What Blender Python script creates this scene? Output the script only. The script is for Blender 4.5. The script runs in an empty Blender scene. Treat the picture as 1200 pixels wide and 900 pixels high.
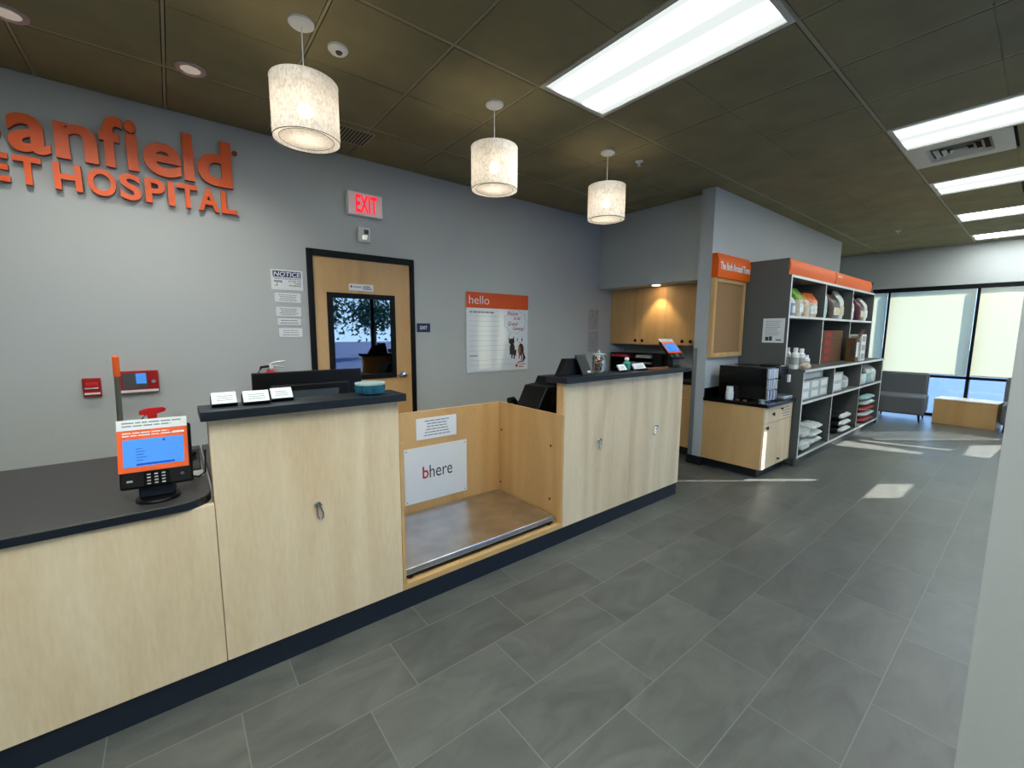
import bpy, math, random
from mathutils import Vector, Matrix
from mathutils.geometry import tessellate_polygon
R = math.radians
random.seed(4)
SC = bpy.context.scene
COL = SC.collection

# ------------------------------------------------------------------ camera
cam_d = bpy.data.cameras.new('camera'); cam = bpy.data.objects.new('camera', cam_d); COL.objects.link(cam)
SC.camera = cam
YAW, PITCH, ROLL, FPX, EYE = 0.6733, -0.1220, 0.0042, 497.68, 1.4873
f_ = Vector((math.sin(YAW)*math.cos(PITCH), math.cos(YAW)*math.cos(PITCH), math.sin(PITCH)))
r_ = Vector((math.cos(YAW), -math.sin(YAW), 0)); u_ = r_.cross(f_)
rr = math.cos(ROLL)*r_ + math.sin(ROLL)*u_; uu = -math.sin(ROLL)*r_ + math.cos(ROLL)*u_
cam.matrix_world = Matrix(((rr.x, uu.x, -f_.x, 0), (rr.y, uu.y, -f_.y, 0), (rr.z, uu.z, -f_.z, EYE), (0, 0, 0, 1)))
cam_d.sensor_fit = 'HORIZONTAL'; cam_d.sensor_width = 36; cam_d.lens = FPX*36/1200
cam_d.clip_start = 0.02; cam_d.clip_end = 300

# ------------------------------------------------------------------ world, sun, exposure
EXPOSURE = 1.2
TROFFER = 7.2
PENDANT_W = .36
SUN_E, SUN_EL, SKY_E = 8.6, 30.0, 2.8
w = bpy.data.worlds.new('sky'); SC.world = w; w.use_nodes = True
nt = w.node_tree; nt.nodes.clear()
wo = nt.nodes.new('ShaderNodeOutputWorld'); bg = nt.nodes.new('ShaderNodeBackground')
tc = nt.nodes.new('ShaderNodeTexCoord'); sx = nt.nodes.new('ShaderNodeSeparateXYZ'); cr = nt.nodes.new('ShaderNodeValToRGB')
nt.links.new(tc.outputs['Generated'], sx.inputs[0]); nt.links.new(sx.outputs[2], cr.inputs[0])
cr.color_ramp.elements[0].position = 0.0; cr.color_ramp.elements[0].color = (.42, .68, 1, 1)
cr.color_ramp.elements[1].position = .5; cr.color_ramp.elements[1].color = (.18, .38, .85, 1)
nt.links.new(cr.outputs[0], bg.inputs[0]); bg.inputs[1].default_value = SKY_E
nt.links.new(bg.outputs[0], wo.inputs[0])
sun_d = bpy.data.lights.new('sun', 'SUN'); sun_d.energy = SUN_E; sun_d.angle = R(.4); sun_d.color = (1, .97, .93)
sun = bpy.data.objects.new('sun', sun_d); COL.objects.link(sun)
sdir = Vector((.79, -.61, math.tan(R(SUN_EL)))).normalized()
sun.rotation_euler = sdir.to_track_quat('Z', 'Y').to_euler(); sun.location = (14, -6, 8)
vs = SC.view_settings; vs.view_transform = 'Standard'; vs.look = 'None'; vs.exposure = EXPOSURE; vs.gamma = 1
vs.use_curve_mapping = False
cy = SC.cycles; cy.use_denoising = True; cy.max_bounces = 9; cy.diffuse_bounces = 5; cy.glossy_bounces = 4
cy.transmission_bounces = 6; cy.transparent_max_bounces = 10; cy.sample_clamp_indirect = 6; cy.caustics_reflective = False
cy.caustics_refractive = False

# ------------------------------------------------------------------ materials
def lin(c):
    return tuple(((x/255)/12.92 if x/255 <= .04045 else ((x/255+.055)/1.055)**2.4) for x in c) + (1,)
MATS = {}
def mat(name, rgb=(128, 128, 128), rough=.5, metal=0, spec=.5, emit=None, es=0, var=0, vs_=8, bump=0, bs=60, alpha=1, trans=0, coat=0, stretch=None):
    if name in MATS: return MATS[name]
    m = bpy.data.materials.new(name); m.use_nodes = True; MATS[name] = m
    n = m.node_tree; b = n.nodes['Principled BSDF']
    b.inputs['Base Color'].default_value = lin(rgb); b.inputs['Roughness'].default_value = rough
    b.inputs['Metallic'].default_value = metal; b.inputs['Specular IOR Level'].default_value = spec
    b.inputs['Alpha'].default_value = alpha; b.inputs['Transmission Weight'].default_value = trans
    b.inputs['Coat Weight'].default_value = coat; b.inputs['Coat Roughness'].default_value = .15
    if emit: b.inputs['Emission Color'].default_value = lin(emit); b.inputs['Emission Strength'].default_value = es
    g = None
    if var or bump:
        g = n.nodes.new('ShaderNodeNewGeometry'); mp = n.nodes.new('ShaderNodeMapping'); n.links.new(g.outputs['Position'], mp.inputs[0])
        if stretch: mp.inputs['Scale'].default_value = stretch
    if var:
        t = n.nodes.new('ShaderNodeTexNoise'); t.inputs['Scale'].default_value = vs_; t.inputs['Detail'].default_value = 5
        n.links.new(mp.outputs[0], t.inputs[0])
        c = n.nodes.new('ShaderNodeValToRGB'); n.links.new(t.outputs[0], c.inputs[0])
        c.color_ramp.elements[0].position = .3; c.color_ramp.elements[1].position = .7
        c.color_ramp.elements[0].color = lin([max(0, x*(1-var)) for x in rgb]); c.color_ramp.elements[1].color = lin([min(255, x*(1+var)) for x in rgb])
        n.links.new(c.outputs[0], b.inputs['Base Color'])
    if bump:
        t = n.nodes.new('ShaderNodeTexNoise'); t.inputs['Scale'].default_value = bs; t.inputs['Detail'].default_value = 3
        n.links.new(mp.outputs[0], t.inputs[0])
        bn = n.nodes.new('ShaderNodeBump'); bn.inputs['Strength'].default_value = bump; bn.inputs['Distance'].default_value = .002
        n.links.new(t.outputs[0], bn.inputs['Height']); n.links.new(bn.outputs[0], b.inputs['Normal'])
    return m

def wood(name, c1, c2, rough=.38, axis=2, coat=.0):
    m = bpy.data.materials.new(name); m.use_nodes = True; MATS[name] = m
    n = m.node_tree; L = n.links; b = n.nodes['Principled BSDF']
    g = n.nodes.new('ShaderNodeNewGeometry'); mp = n.nodes.new('ShaderNodeMapping')
    s = [1, 1, 1]; s[axis] = .16; mp.inputs['Scale'].default_value = s
    L.new(g.outputs['Position'], mp.inputs[0])
    wv = n.nodes.new('ShaderNodeTexWave'); wv.wave_type = 'RINGS'; wv.rings_direction = 'Z' if axis == 2 else 'X'
    wv.inputs['Scale'].default_value = 1.7; wv.inputs['Distortion'].default_value = 16; wv.inputs['Detail'].default_value = 3; wv.inputs['Detail Scale'].default_value = 1.1
    L.new(mp.outputs[0], wv.inputs[0])
    nz = n.nodes.new('ShaderNodeTexNoise'); nz.inputs['Scale'].default_value = 90; nz.inputs['Detail'].default_value = 4; L.new(mp.outputs[0], nz.inputs[0])
    n2 = n.nodes.new('ShaderNodeTexNoise'); n2.inputs['Scale'].default_value = 3.2; n2.inputs['Detail'].default_value = 3; L.new(mp.outputs[0], n2.inputs[0])
    a = n.nodes.new('ShaderNodeMath'); a.operation = 'MULTIPLY_ADD'; L.new(wv.outputs['Fac'], a.inputs[0]); a.inputs[1].default_value = .26
    a2 = n.nodes.new('ShaderNodeMath'); a2.operation = 'MULTIPLY_ADD'; L.new(nz.outputs[0], a2.inputs[0]); a2.inputs[1].default_value = .42
    a3 = n.nodes.new('ShaderNodeMath'); a3.operation = 'MULTIPLY'; L.new(n2.outputs[0], a3.inputs[0]); a3.inputs[1].default_value = .62
    L.new(a3.outputs[0], a2.inputs[2]); L.new(a2.outputs[0], a.inputs[2])
    c = n.nodes.new('ShaderNodeValToRGB'); L.new(a.outputs[0], c.inputs[0])
    c.color_ramp.elements[0].position = .35; c.color_ramp.elements[0].color = lin(c2)
    c.color_ramp.elements[1].position = .9; c.color_ramp.elements[1].color = lin(c1)
    L.new(c.outputs[0], b.inputs['Base Color']); b.inputs['Roughness'].default_value = rough
    b.inputs['Coat Weight'].default_value = coat; b.inputs['Coat Roughness'].default_value = .25
    return m

def tile_floor():
    m = bpy.data.materials.new('floor_tile'); m.use_nodes = True; n = m.node_tree; L = n.links; b = n.nodes['Principled BSDF']
    def M(op, x, y=None, z=None):
        k = n.nodes.new('ShaderNodeMath'); k.operation = op
        for i, v in enumerate((x, y, z)):
            if v is None: continue
            if isinstance(v, (int, float)): k.inputs[i].default_value = v
            else: L.new(v, k.inputs[i])
        return k.outputs[0]
    g = n.nodes.new('ShaderNodeNewGeometry'); s = n.nodes.new('ShaderNodeSeparateXYZ'); L.new(g.outputs['Position'], s.inputs[0])
    v = M('DIVIDE', M('SUBTRACT', s.outputs[1], -.002), .3045); row = M('FLOOR', v); fv = M('SUBTRACT', v, row)
    u = M('DIVIDE', M('SUBTRACT', M('SUBTRACT', s.outputs[0], -.31), M('MULTIPLY', row, .2045)), .6045); cu = M('FLOOR', u); fu = M('SUBTRACT', u, cu)
    du = M('MULTIPLY', M('SUBTRACT', .5, M('ABSOLUTE', M('SUBTRACT', fu, .5))), .6045)
    dv = M('MULTIPLY', M('SUBTRACT', .5, M('ABSOLUTE', M('SUBTRACT', fv, .5))), .3045)
    d = M('MINIMUM', du, dv)
    grout = M('LESS_THAN', d, .0022)
    cx = n.nodes.new('ShaderNodeCombineXYZ'); L.new(cu, cx.inputs[0]); L.new(row, cx.inputs[1])
    wn = n.nodes.new('ShaderNodeTexWhiteNoise'); wn.noise_dimensions = '2D'; L.new(cx.outputs[0], wn.inputs['Vector'])
    # per tile shifted cloudy slate pattern
    off = n.nodes.new('ShaderNodeVectorMath'); off.operation = 'MULTIPLY_ADD'; L.new(wn.outputs['Color'], off.inputs[0]); off.inputs[1].default_value = (7, 7, 7); L.new(g.outputs['Position'], off.inputs[2])
    mp = n.nodes.new('ShaderNodeMapping'); mp.inputs['Scale'].default_value = (1, 2.2, 1); mp.inputs['Rotation'].default_value = (0, 0, .5); L.new(off.outputs[0], mp.inputs[0])
    nz = n.nodes.new('ShaderNodeTexNoise'); nz.inputs['Scale'].default_value = 2.6; nz.inputs['Detail'].default_value = 8; nz.inputs['Roughness'].default_value = .62; nz.inputs['Distortion'].default_value = .8; L.new(mp.outputs[0], nz.inputs[0])
    t = M('ADD', M('MULTIPLY', nz.outputs[0], .8), M('MULTIPLY', wn.outputs['Value'], .14))
    c = n.nodes.new('ShaderNodeValToRGB'); L.new(t, c.inputs[0])
    c.color_ramp.elements[0].position = .3; c.color_ramp.elements[0].color = lin(FLOOR1)
    c.color_ramp.elements[1].position = .66; c.color_ramp.elements[1].color = lin(FLOOR2)
    mx = n.nodes.new('ShaderNodeMix'); mx.data_type = 'RGBA'; L.new(grout, mx.inputs[0]); L.new(c.outputs[0], mx.inputs[6]); mx.inputs[7].default_value = lin(GROUT)
    L.new(mx.outputs[2], b.inputs['Base Color'])
    rg = M('MULTIPLY_ADD', nz.outputs[0], .2, .30); L.new(rg, b.inputs['Roughness'])
    hh = M('SUBTRACT', M('MULTIPLY', nz.outputs[0], .25), M('MULTIPLY', grout, .8))
    bn = n.nodes.new('ShaderNodeBump'); bn.inputs['Strength'].default_value = .35; bn.inputs['Distance'].default_value = .003; L.new(hh, bn.inputs['Height']); L.new(bn.outputs[0], b.inputs['Normal'])
    MATS['floor_tile'] = m; return m

FLOOR1, FLOOR2, GROUT = (74, 76, 74), (104, 106, 101), (116, 118, 113)
tile_floor()
WALLC = (186, 190, 190)
mat('wall_paint', WALLC, rough=.75, bump=.15, bs=140)
mat('ceiling_tile', (140, 131, 96), rough=.9, var=.06, vs_=3, bump=.2, bs=200)
mat('ceiling_grid', (158, 151, 118), rough=.6)
wood('maple', (244, 224, 190), (222, 194, 154), rough=.42)  # paler wood; on the fronts, cool daylight glare is put into its colour
wood('maple_warm', (218, 178, 122), (200, 156, 98), rough=.45)  # warmer copy; on counter recess and cabinet sides, shade is in its colour
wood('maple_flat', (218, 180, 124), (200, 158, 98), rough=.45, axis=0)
mat('navy_laminate', (27, 34, 42), rough=.4, spec=.3, var=.08, vs_=40)
mat('desk_laminate', (56, 54, 53), rough=.45, var=.08, vs_=60)
mat('kick_vinyl', (24, 34, 48), rough=.35)
mat('black_plastic', (8, 8, 9), rough=.4, spec=.25)
mat('black_gloss', (10, 11, 13), rough=.12)
mat('black_frame', (11, 11, 12), rough=.5, spec=.2)
mat('black_base', (18, 19, 22), rough=.5)
mat('dark_grey', (74, 77, 78), rough=.6)
mat('bookcase_grey', (86, 88, 86), rough=.6, bump=.1)
mat('white_edge', (214, 218, 214), rough=.5)
mat('white', (232, 234, 233), rough=.5)
mat('white_gloss', (236, 238, 240), rough=.2)
mat('paper', (226, 230, 230), rough=.7)
mat('paper_grey', (168, 170, 166), rough=.7)
mat('ink', (60, 62, 68), rough=.7)
mat('ink_soft', (140, 146, 152), rough=.7)
mat('orange', (246, 98, 30), rough=.4)
mat('orange_sign', (226, 88, 34), rough=.38, spec=.3)
mat('orange_header', (240, 104, 26), rough=.45, spec=.2)
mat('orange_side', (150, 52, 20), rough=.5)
mat('red', (168, 22, 24), rough=.35)
mat('red_bright', (206, 34, 36), rough=.35)
mat('marker_red', (170, 24, 60), rough=.6)
mat('steel', (176, 178, 178), rough=.3, metal=1, var=.04, vs_=4, stretch=(1, 12, 1))
mat('steel_scale', (204, 204, 206), rough=.30, metal=1, var=.10, vs_=5)
mat('chrome', (215, 218, 222), rough=.12, metal=1)
mat('aluminium', (190, 194, 198), rough=.35, metal=1)
mat('blue_sign', (24, 44, 92), rough=.5)
mat('notice_blue', (28, 48, 110), rough=.5)
mat('screen_blue', (60, 120, 200), rough=.2, emit=(80, 146, 226), es=.28)
mat('screen_dark', (16, 60, 150), rough=.2, emit=(24, 80, 180), es=.25)
mat('screen_navy', (30, 70, 150), rough=.2, emit=(40, 90, 170), es=.2)
mat('exit_face', (206, 190, 190), rough=.5, emit=(220, 170, 170), es=.10)
mat('exit_red', (225, 16, 34), rough=.5, emit=(255, 8, 36), es=.55)
mat('vent_white', (206, 204, 190), rough=.5)
mat('vent_dark', (40, 40, 38), rough=.7)
mat('sanitary_white', (225, 226, 222), rough=.4)
mat('cork', (158, 122, 84), rough=.9, var=.08, vs_=300, bump=.2, bs=300)
mat('fabric_grey', (104, 108, 111), rough=.95, bump=.3, bs=500)
mat('teal_glaze', (34, 92, 112), rough=.25, var=.2, vs_=30)
mat('pale_glaze', (170, 190, 188), rough=.3)
mat('teal_plastic', (50, 140, 120), rough=.4)
mat('brown_wood', (110, 62, 40), rough=.5, var=.1, vs_=10)
mat('cardboard', (98, 66, 34), rough=.85, var=.06, vs_=20)
mat('cardboard_red', (150, 8, 6), rough=.7)
mat('stone', (150, 144, 130), rough=.9)
def mats_bag(name, rgb): return mat(name, rgb, rough=.35, var=.13, vs_=26, bump=.5, bs=22)
mats_bag('bag_white', (214, 220, 216)); mats_bag('bag_cream', (206, 188, 160)); mats_bag('bag_blue', (126, 150, 186)); mats_bag('bag_brown', (72, 54, 47))
mats_bag('bag_maroon', (82, 28, 52)); mats_bag('bag_green', (112, 160, 40)); mats_bag('bag_orange', (202, 92, 34)); mats_bag('bag_black', (30, 32, 36)); mats_bag('bag_teal', (150, 190, 188)); mats_bag('bag_grey', (164, 172, 164)); mats_bag('bag_red', (170, 60, 64)); mats_bag('bag_navy', (30, 60, 84))
mats_bag('bag_yellow', (168, 156, 82))
mat('can_carton', (186, 192, 192), rough=.5, var=.1, vs_=30)

def special(name, build):
    m = bpy.data.materials.new(name); m.use_nodes = True; n = m.node_tree; n.nodes.clear()
    o = n.nodes.new('ShaderNodeOutputMaterial'); n.links.new(build(n), o.inputs[0]); MATS[name] = m; return m
def _glass(tint, refl, rough=.02):
    def f(n):
        t = n.nodes.new('ShaderNodeBsdfTransparent'); t.inputs[0].default_value = tint
        g = n.nodes.new('ShaderNodeBsdfGlossy'); g.inputs['Roughness'].default_value = rough
        lw = n.nodes.new('ShaderNodeLayerWeight'); lw.inputs[0].default_value = .35
        mm = n.nodes.new('ShaderNodeMath'); mm.operation = 'MULTIPLY_ADD'; n.links.new(lw.outputs['Fresnel'], mm.inputs[0]); mm.inputs[1].default_value = .6; mm.inputs[2].default_value = refl
        mx = n.nodes.new('ShaderNodeMixShader'); n.links.new(mm.outputs[0], mx.inputs[0]); n.links.new(t.outputs[0], mx.inputs[1]); n.links.new(g.outputs[0], mx.inputs[2])
        return mx.outputs[0]
    return f
special('window_glass', _glass((.86, .90, .92, 1), .03))
special('clear_glass', _glass((.9, .95, .95, 1), .06))
special('door_glass', _glass((.25, .3, .33, 1), .17, .0))
def _shade(n):
    t = n.nodes.new('ShaderNodeBsdfTranslucent'); t.inputs[0].default_value = (1, .95, .74, 1)
    d = n.nodes.new('ShaderNodeBsdfDiffuse'); d.inputs[0].default_value = (.62, .60, .50, 1)
    mx = n.nodes.new('ShaderNodeMixShader'); mx.inputs[0].default_value = .3
    n.links.new(t.outputs[0], mx.inputs[1]); n.links.new(d.outputs[0], mx.inputs[2]); return mx.outputs[0]
special('roller_fabric', _shade)
def _pshade(n):
    t = n.nodes.new('ShaderNodeBsdfTranslucent'); d = n.nodes.new('ShaderNodeBsdfDiffuse'); tr = n.nodes.new('ShaderNodeBsdfTransparent')
    g = n.nodes.new('ShaderNodeTexCoord'); mp = n.nodes.new('ShaderNodeMapping'); mp.inputs['Scale'].default_value = (9, 9, 5); n.links.new(g.outputs['Object'], mp.inputs[0])
    nz = n.nodes.new('ShaderNodeTexNoise'); nz.inputs['Scale'].default_value = 4; nz.inputs['Detail'].default_value = 6; nz.inputs['Distortion'].default_value = 2.5; n.links.new(mp.outputs[0], nz.inputs[0])
    c = n.nodes.new('ShaderNodeValToRGB'); n.links.new(nz.outputs[0], c.inputs[0])
    c.color_ramp.elements[0].position = .35; c.color_ramp.elements[0].color = (.64, .62, .58, 1); c.color_ramp.elements[1].position = .6; c.color_ramp.elements[1].color = (.86, .85, .82, 1)
    n.links.new(c.outputs[0], t.inputs[0]); n.links.new(c.outputs[0], d.inputs[0])
    a = n.nodes.new('ShaderNodeMixShader'); a.inputs[0].default_value = .55; n.links.new(t.outputs[0], a.inputs[1]); n.links.new(d.outputs[0], a.inputs[2])
    b = n.nodes.new('ShaderNodeMixShader'); b.inputs[0].default_value = .10; n.links.new(a.outputs[0], b.inputs[1]); n.links.new(tr.outputs[0], b.inputs[2]); return b.outputs[0]
special('pendant_fibre', _pshade)
def _lens(n):
    # the prismatic lens of the fitting shows its two tubes as brighter bands along its length
    g = n.nodes.new('ShaderNodeTexCoord'); s = n.nodes.new('ShaderNodeSeparateXYZ'); n.links.new(g.outputs['Object'], s.inputs[0])
    a = n.nodes.new('ShaderNodeMath'); a.operation = 'ABSOLUTE'; n.links.new(s.outputs[0], a.inputs[0])
    b = n.nodes.new('ShaderNodeMath'); b.operation = 'SUBTRACT'; n.links.new(a.outputs[0], b.inputs[0]); b.inputs[1].default_value = .135
    c = n.nodes.new('ShaderNodeMath'); c.operation = 'ABSOLUTE'; n.links.new(b.outputs[0], c.inputs[0])
    y = n.nodes.new('ShaderNodeMath'); y.operation = 'ABSOLUTE'; n.links.new(s.outputs[1], y.inputs[0])
    y2 = n.nodes.new('ShaderNodeMapRange'); y2.inputs['From Min'].default_value = .48; y2.inputs['From Max'].default_value = .58; y2.inputs['To Min'].default_value = 1; y2.inputs['To Max'].default_value = 0
    n.links.new(y.outputs[0], y2.inputs[0])
    x2 = n.nodes.new('ShaderNodeMapRange'); x2.interpolation_type = 'SMOOTHSTEP'; x2.inputs['From Min'].default_value = .02; x2.inputs['From Max'].default_value = .095; x2.inputs['To Min'].default_value = 1; x2.inputs['To Max'].default_value = 0
    n.links.new(c.outputs[0], x2.inputs[0])
    m = n.nodes.new('ShaderNodeMath'); m.operation = 'MULTIPLY'; n.links.new(x2.outputs[0], m.inputs[0]); n.links.new(y2.outputs[0], m.inputs[1])
    st = n.nodes.new('ShaderNodeMath'); st.operation = 'MULTIPLY_ADD'; n.links.new(m.outputs[0], st.inputs[0]); st.inputs[1].default_value = TROFFER*1.9; st.inputs[2].default_value = TROFFER*.055
    e = n.nodes.new('ShaderNodeEmission'); e.inputs[0].default_value = (.93, 1, .97, 1); n.links.new(st.outputs[0], e.inputs[1]); return e.outputs[0]
special('troffer_lens', _lens)
mat('bulb', (255, 220, 160), emit=(255, 224, 180), es=9)
mat('can_lens', (200, 200, 195), rough=.2, emit=(255, 240, 215), es=.12)

# ------------------------------------------------------------------ mesh helpers
class MB:
    def __init__(s): s.v = []; s.f = []; s.mi = []; s.M = Matrix.Identity(4)
    def add(s, vs_, fs, mi=0):
        o = len(s.v); s.v += [tuple(s.M @ Vector(p)) for p in vs_]
        for k, fc in enumerate(fs): s.f.append([o+i for i in fc]); s.mi.append(mi[k] if isinstance(mi, (list, tuple)) else mi)
        return s
    def box(s, x0, x1, y0, y1, z0, z1, mi=0, front=None):
        V = [(x0,y0,z0),(x1,y0,z0),(x1,y1,z0),(x0,y1,z0),(x0,y0,z1),(x1,y0,z1),(x1,y1,z1),(x0,y1,z1)]
        F = [(0,3,2,1),(4,5,6,7),(0,1,5,4),(1,2,6,5),(2,3,7,6),(3,0,4,7)]
        m = [mi]*6
        if front is not None: m[2] = front
        return s.add(V, F, m)
    def lathe(s, prof, c=(0,0,0), seg=32, mi=0, cap=True):
        V = []; F = []; n = len(prof)
        for r, z in prof:
            for k in range(seg):
                a = 2*math.pi*k/seg; V.append((c[0]+r*math.cos(a), c[1]+r*math.sin(a), c[2]+z))
        for i in range(n-1):
            for k in range(seg):
                k2 = (k+1) % seg; F.append((i*seg+k, i*seg+k2, (i+1)*seg+k2, (i+1)*seg+k))
        if cap: F.append(tuple(range(seg-1, -1, -1))); F.append(tuple((n-1)*seg+k for k in range(seg)))
        return s.add(V, F, mi)
    def tube(s, pts, r, seg=10, mi=0):
        pts = [Vector(p) for p in pts]; V = []; F = []; n = len(pts)
        rs = r if isinstance(r, (list, tuple)) else [r]*n
        up = Vector((0, 0, 1))
        for i, p in enumerate(pts):
            d = (pts[min(i+1, n-1)]-pts[max(i-1, 0)]).normalized()
            a = d.cross(up) if abs(d.dot(up)) < .95 else d.cross(Vector((1, 0, 0)))
            a.normalize(); b = d.cross(a)
            for k in range(seg):
                t = 2*math.pi*k/seg; V.append(tuple(p+rs[i]*(math.cos(t)*a+math.sin(t)*b)))
        for i in range(n-1):
            for k in range(seg):
                k2 = (k+1) % seg; F.append((i*seg+k, (i+1)*seg+k, (i+1)*seg+k2, i*seg+k2))
        F.append(tuple(range(seg))); F.append(tuple((n-1)*seg+k for k in range(seg-1, -1, -1)))
        return s.add(V, F, mi)
    def prism(s, poly, axis, a, b, mi=0):
        # poly: 2D points in the plane normal to axis, in the order of the two remaining axes
        def P(u, v, t): return {0: (t, u, v), 1: (u, t, v), 2: (u, v, t)}[axis]
        n = len(poly); V = [P(u, v, a) for u, v in poly]+[P(u, v, b) for u, v in poly]
        F = [(i, (i+1) % n, n+(i+1) % n, n+i) for i in range(n)]
        tri = tessellate_polygon([[Vector((u, v, 0)) for u, v in poly]])
        F += [tuple(t) for t in tri]+[tuple(n+i for i in reversed(t)) for t in tri]
        return s.add(V, F, mi)
    def build(s, name, mats, parent=None, bevel=0, smooth=True, local=False, segs=2):
        me = bpy.data.meshes.new(name)
        o = (0, 0, 0)
        if parent is not None and not local:
            o = Vector((0, 0, 0)); p = parent
            while p: o += p.location; p = p.parent
        me.from_pydata([(a-o[0], b-o[1], c-o[2]) for a, b, c in s.v], [], s.f)
        if not isinstance(mats, (list, tuple)): mats = [mats]
        for m in mats: me.materials.append(MATS[m] if isinstance(m, str) else m)
        me.polygons.foreach_set('material_index', s.mi)
        import bmesh
        bm = bmesh.new(); bm.from_mesh(me); bmesh.ops.recalc_face_normals(bm, faces=bm.faces); bm.to_mesh(me); bm.free()
        if smooth:
            me.polygons.foreach_set('use_smooth', [True]*len(me.polygons)); me.set_sharp_from_angle(angle=R(32))
        me.update()
        ob = bpy.data.objects.new(name, me); COL.objects.link(ob)
        if parent is not None: ob.parent = parent
        if bevel:
            b = ob.modifiers.new('bevel', 'BEVEL'); b.width = bevel; b.segments = segs; b.limit_method = 'ANGLE'; b.angle_limit = R(35); b.harden_normals = False
        return ob

def thing(name, label, cat, loc=(0, 0, 0), rz=0, group=None):
    o = bpy.data.objects.new(name, None); COL.objects.link(o); o.location = loc; o.rotation_euler = (0, 0, rz); o.empty_display_size = .1
    return tag(o, label, cat, group)
def tag(o, label, cat, group=None):
    o['label'] = label; o['category'] = cat
    if group: o['group'] = group
    return o
def struct(o): o['kind'] = 'structure'; return o
def plabel(o, l): o['label'] = l; return o
def B(x0, x1, y0, y1, z0, z1, front=None): return MB().box(x0, x1, y0, y1, z0, z1, 0, front)
def copy_tree(o, parent=None):
    c = o.copy(); COL.objects.link(c); c.parent = parent
    for ch in list(o.children): copy_tree(ch, c)
    return c
def dup(o, loc, label=None, rz=None):
    c = copy_tree(o); c.location = loc
    if rz is not None: c.rotation_euler = (0, 0, rz)
    if label: c['label'] = label
    return c
_tc = {}
def glyphs(s, bold=0., spacing=1.):
    """mesh data (verts 2D, faces) of a string set in the built-in face"""
    k = (s, bold, spacing)
    if k in _tc: return _tc[k]
    cu = bpy.data.curves.new('t', 'FONT'); cu.body = s; cu.size = 1; cu.offset = bold; cu.space_character = spacing; cu.resolution_u = 5
    ob = bpy.data.objects.new('t', cu); COL.objects.link(ob); bpy.context.view_layer.update()
    me = bpy.data.meshes.new_from_object(ob.evaluated_get(bpy.context.evaluated_depsgraph_get()))
    V = [tuple(v.co) for v in me.vertices]; F = [tuple(p.vertices) for p in me.polygons]
    # boundary edges for the sides of raised letters
    cnt = {}
    for f in F:
        for i in range(len(f)):
            a, b = f[i], f[(i+1) % len(f)]; cnt.setdefault((min(a, b), max(a, b)), []).append((a, b))
    E = [v[0] for v in cnt.values() if len(v) == 1]
    bpy.data.objects.remove(ob); bpy.data.curves.remove(cu); bpy.data.meshes.remove(me)
    _tc[k] = (V, F, E); return _tc[k]
def text_into(mb, s, u0, u1, v0, v1, n=0., depth=0., bold=0., mi=0, keep=False, spacing=1., flip=False, shear=0):
    """set text s in the rectangle u0..u1 x v0..v1 of the local plane (x=u, y=v, z=n)"""
    V, F, E = glyphs(s, bold, spacing)
    xs = [v[0] for v in V]; ys = [v[1] for v in V]; w0, w1, h0, h1 = min(xs), max(xs), min(ys), max(ys)
    sx = (u1-u0)/(w1-w0); sy = (v1-v0)/(h1-h0)
    if keep:
        k = min(sx, sy); cu_, cv_ = (u0+u1)/2, (v0+v1)/2
        u0, v0 = cu_-k*(w1-w0)/2, cv_-k*(h1-h0)/2; sx = sy = k
    P = [(u0+(x-w0)*sx+shear*(y-h0)*sy, v0+(y-h0)*sy) for x, y, _ in V]
    if depth:
        k = len(P); vv = [(a, b, n+depth) for a, b in P]+[(a, b, n) for a, b in P]
        mb.add(vv, F+[(a, b, b+k, a+k) for a, b in E], mi)
    else: mb.add([(a, b, n) for a, b in P], F, mi)
    return mb
def plane_M(origin, u, v):
    u = Vector(u).normalized(); v = Vector(v).normalized(); n = u.cross(v); o = Vector(origin)
    return Matrix(((u.x, v.x, n.x, o.x), (u.y, v.y, n.y, o.y), (u.z, v.z, n.z, o.z), (0, 0, 0, 1)))
def rect(mb, u0, u1, v0, v1, n=0., d=.0008, mi=0): return mb.box(u0, u1, v0, v1, n, n+d, mi)
def lines(mb, u0, u1, v0, v1, rows, h, n=0.001, center=False, seed=1, mi=0, words=True):
    rg = random.Random(seed)
    for r in range(rows):
        v = v1-(v1-v0)*(r+.5)/rows; L = (u1-u0)*rg.uniform(.72, 1)
        a = (u0+u1)/2-L/2 if center else u0; e = a+L
        while a < e-1e-4:
            b = min(e, a+((u1-u0)*rg.uniform(.08, .2) if words else 9)); mb.box(a, b, v-h/2, v+h/2, n, n+.0004, mi); a = b+(u1-u0)*.022
    return mb

YF, YW, HC = 2.004, 3.982, 3.010    # counter front, back wall, ceiling
# ------------------------------------------------------------------ room
struct(MB().box(-2.7, 10.9, -1.05, 4.1, -.08, 0).box(-2.7, 1.15, -3.2, -1.05, -.08, 0).build('floor', 'floor_tile'))
struct(B(-2.7, 10.9, YW, YW+.12, 0, 3.2).build('wall_back', 'wall_paint'))
struct(B(-2.72, -2.6, -3.2, YW, 0, 3.2).build('wall_left', 'wall_paint'))
struct(B(-2.7, 1.15, -3.2, -3.1, 0, 3.2).build('wall_rear', 'wall_paint'))
struct(B(1.0, 1.15, -3.1, .0287, 0, 3.2).build('wall_near_right', 'wall_paint'))
struct(B(4.571, 8.95, 2.3185, 2.465, 0, 3.2).build('wall_partition', 'wall_paint'))
# wall over the alcove with its soffit, and the alcove's back
m = B(4.722, 5.45, 2.465, YW, 2.085, 3.2); struct(m.build('wall_alcove_soffit', 'wall_paint'))
struct(B(5.33, 5.45, 2.465, YW, 0, 2.085).build('wall_alcove', 'wall_paint'))

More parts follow.
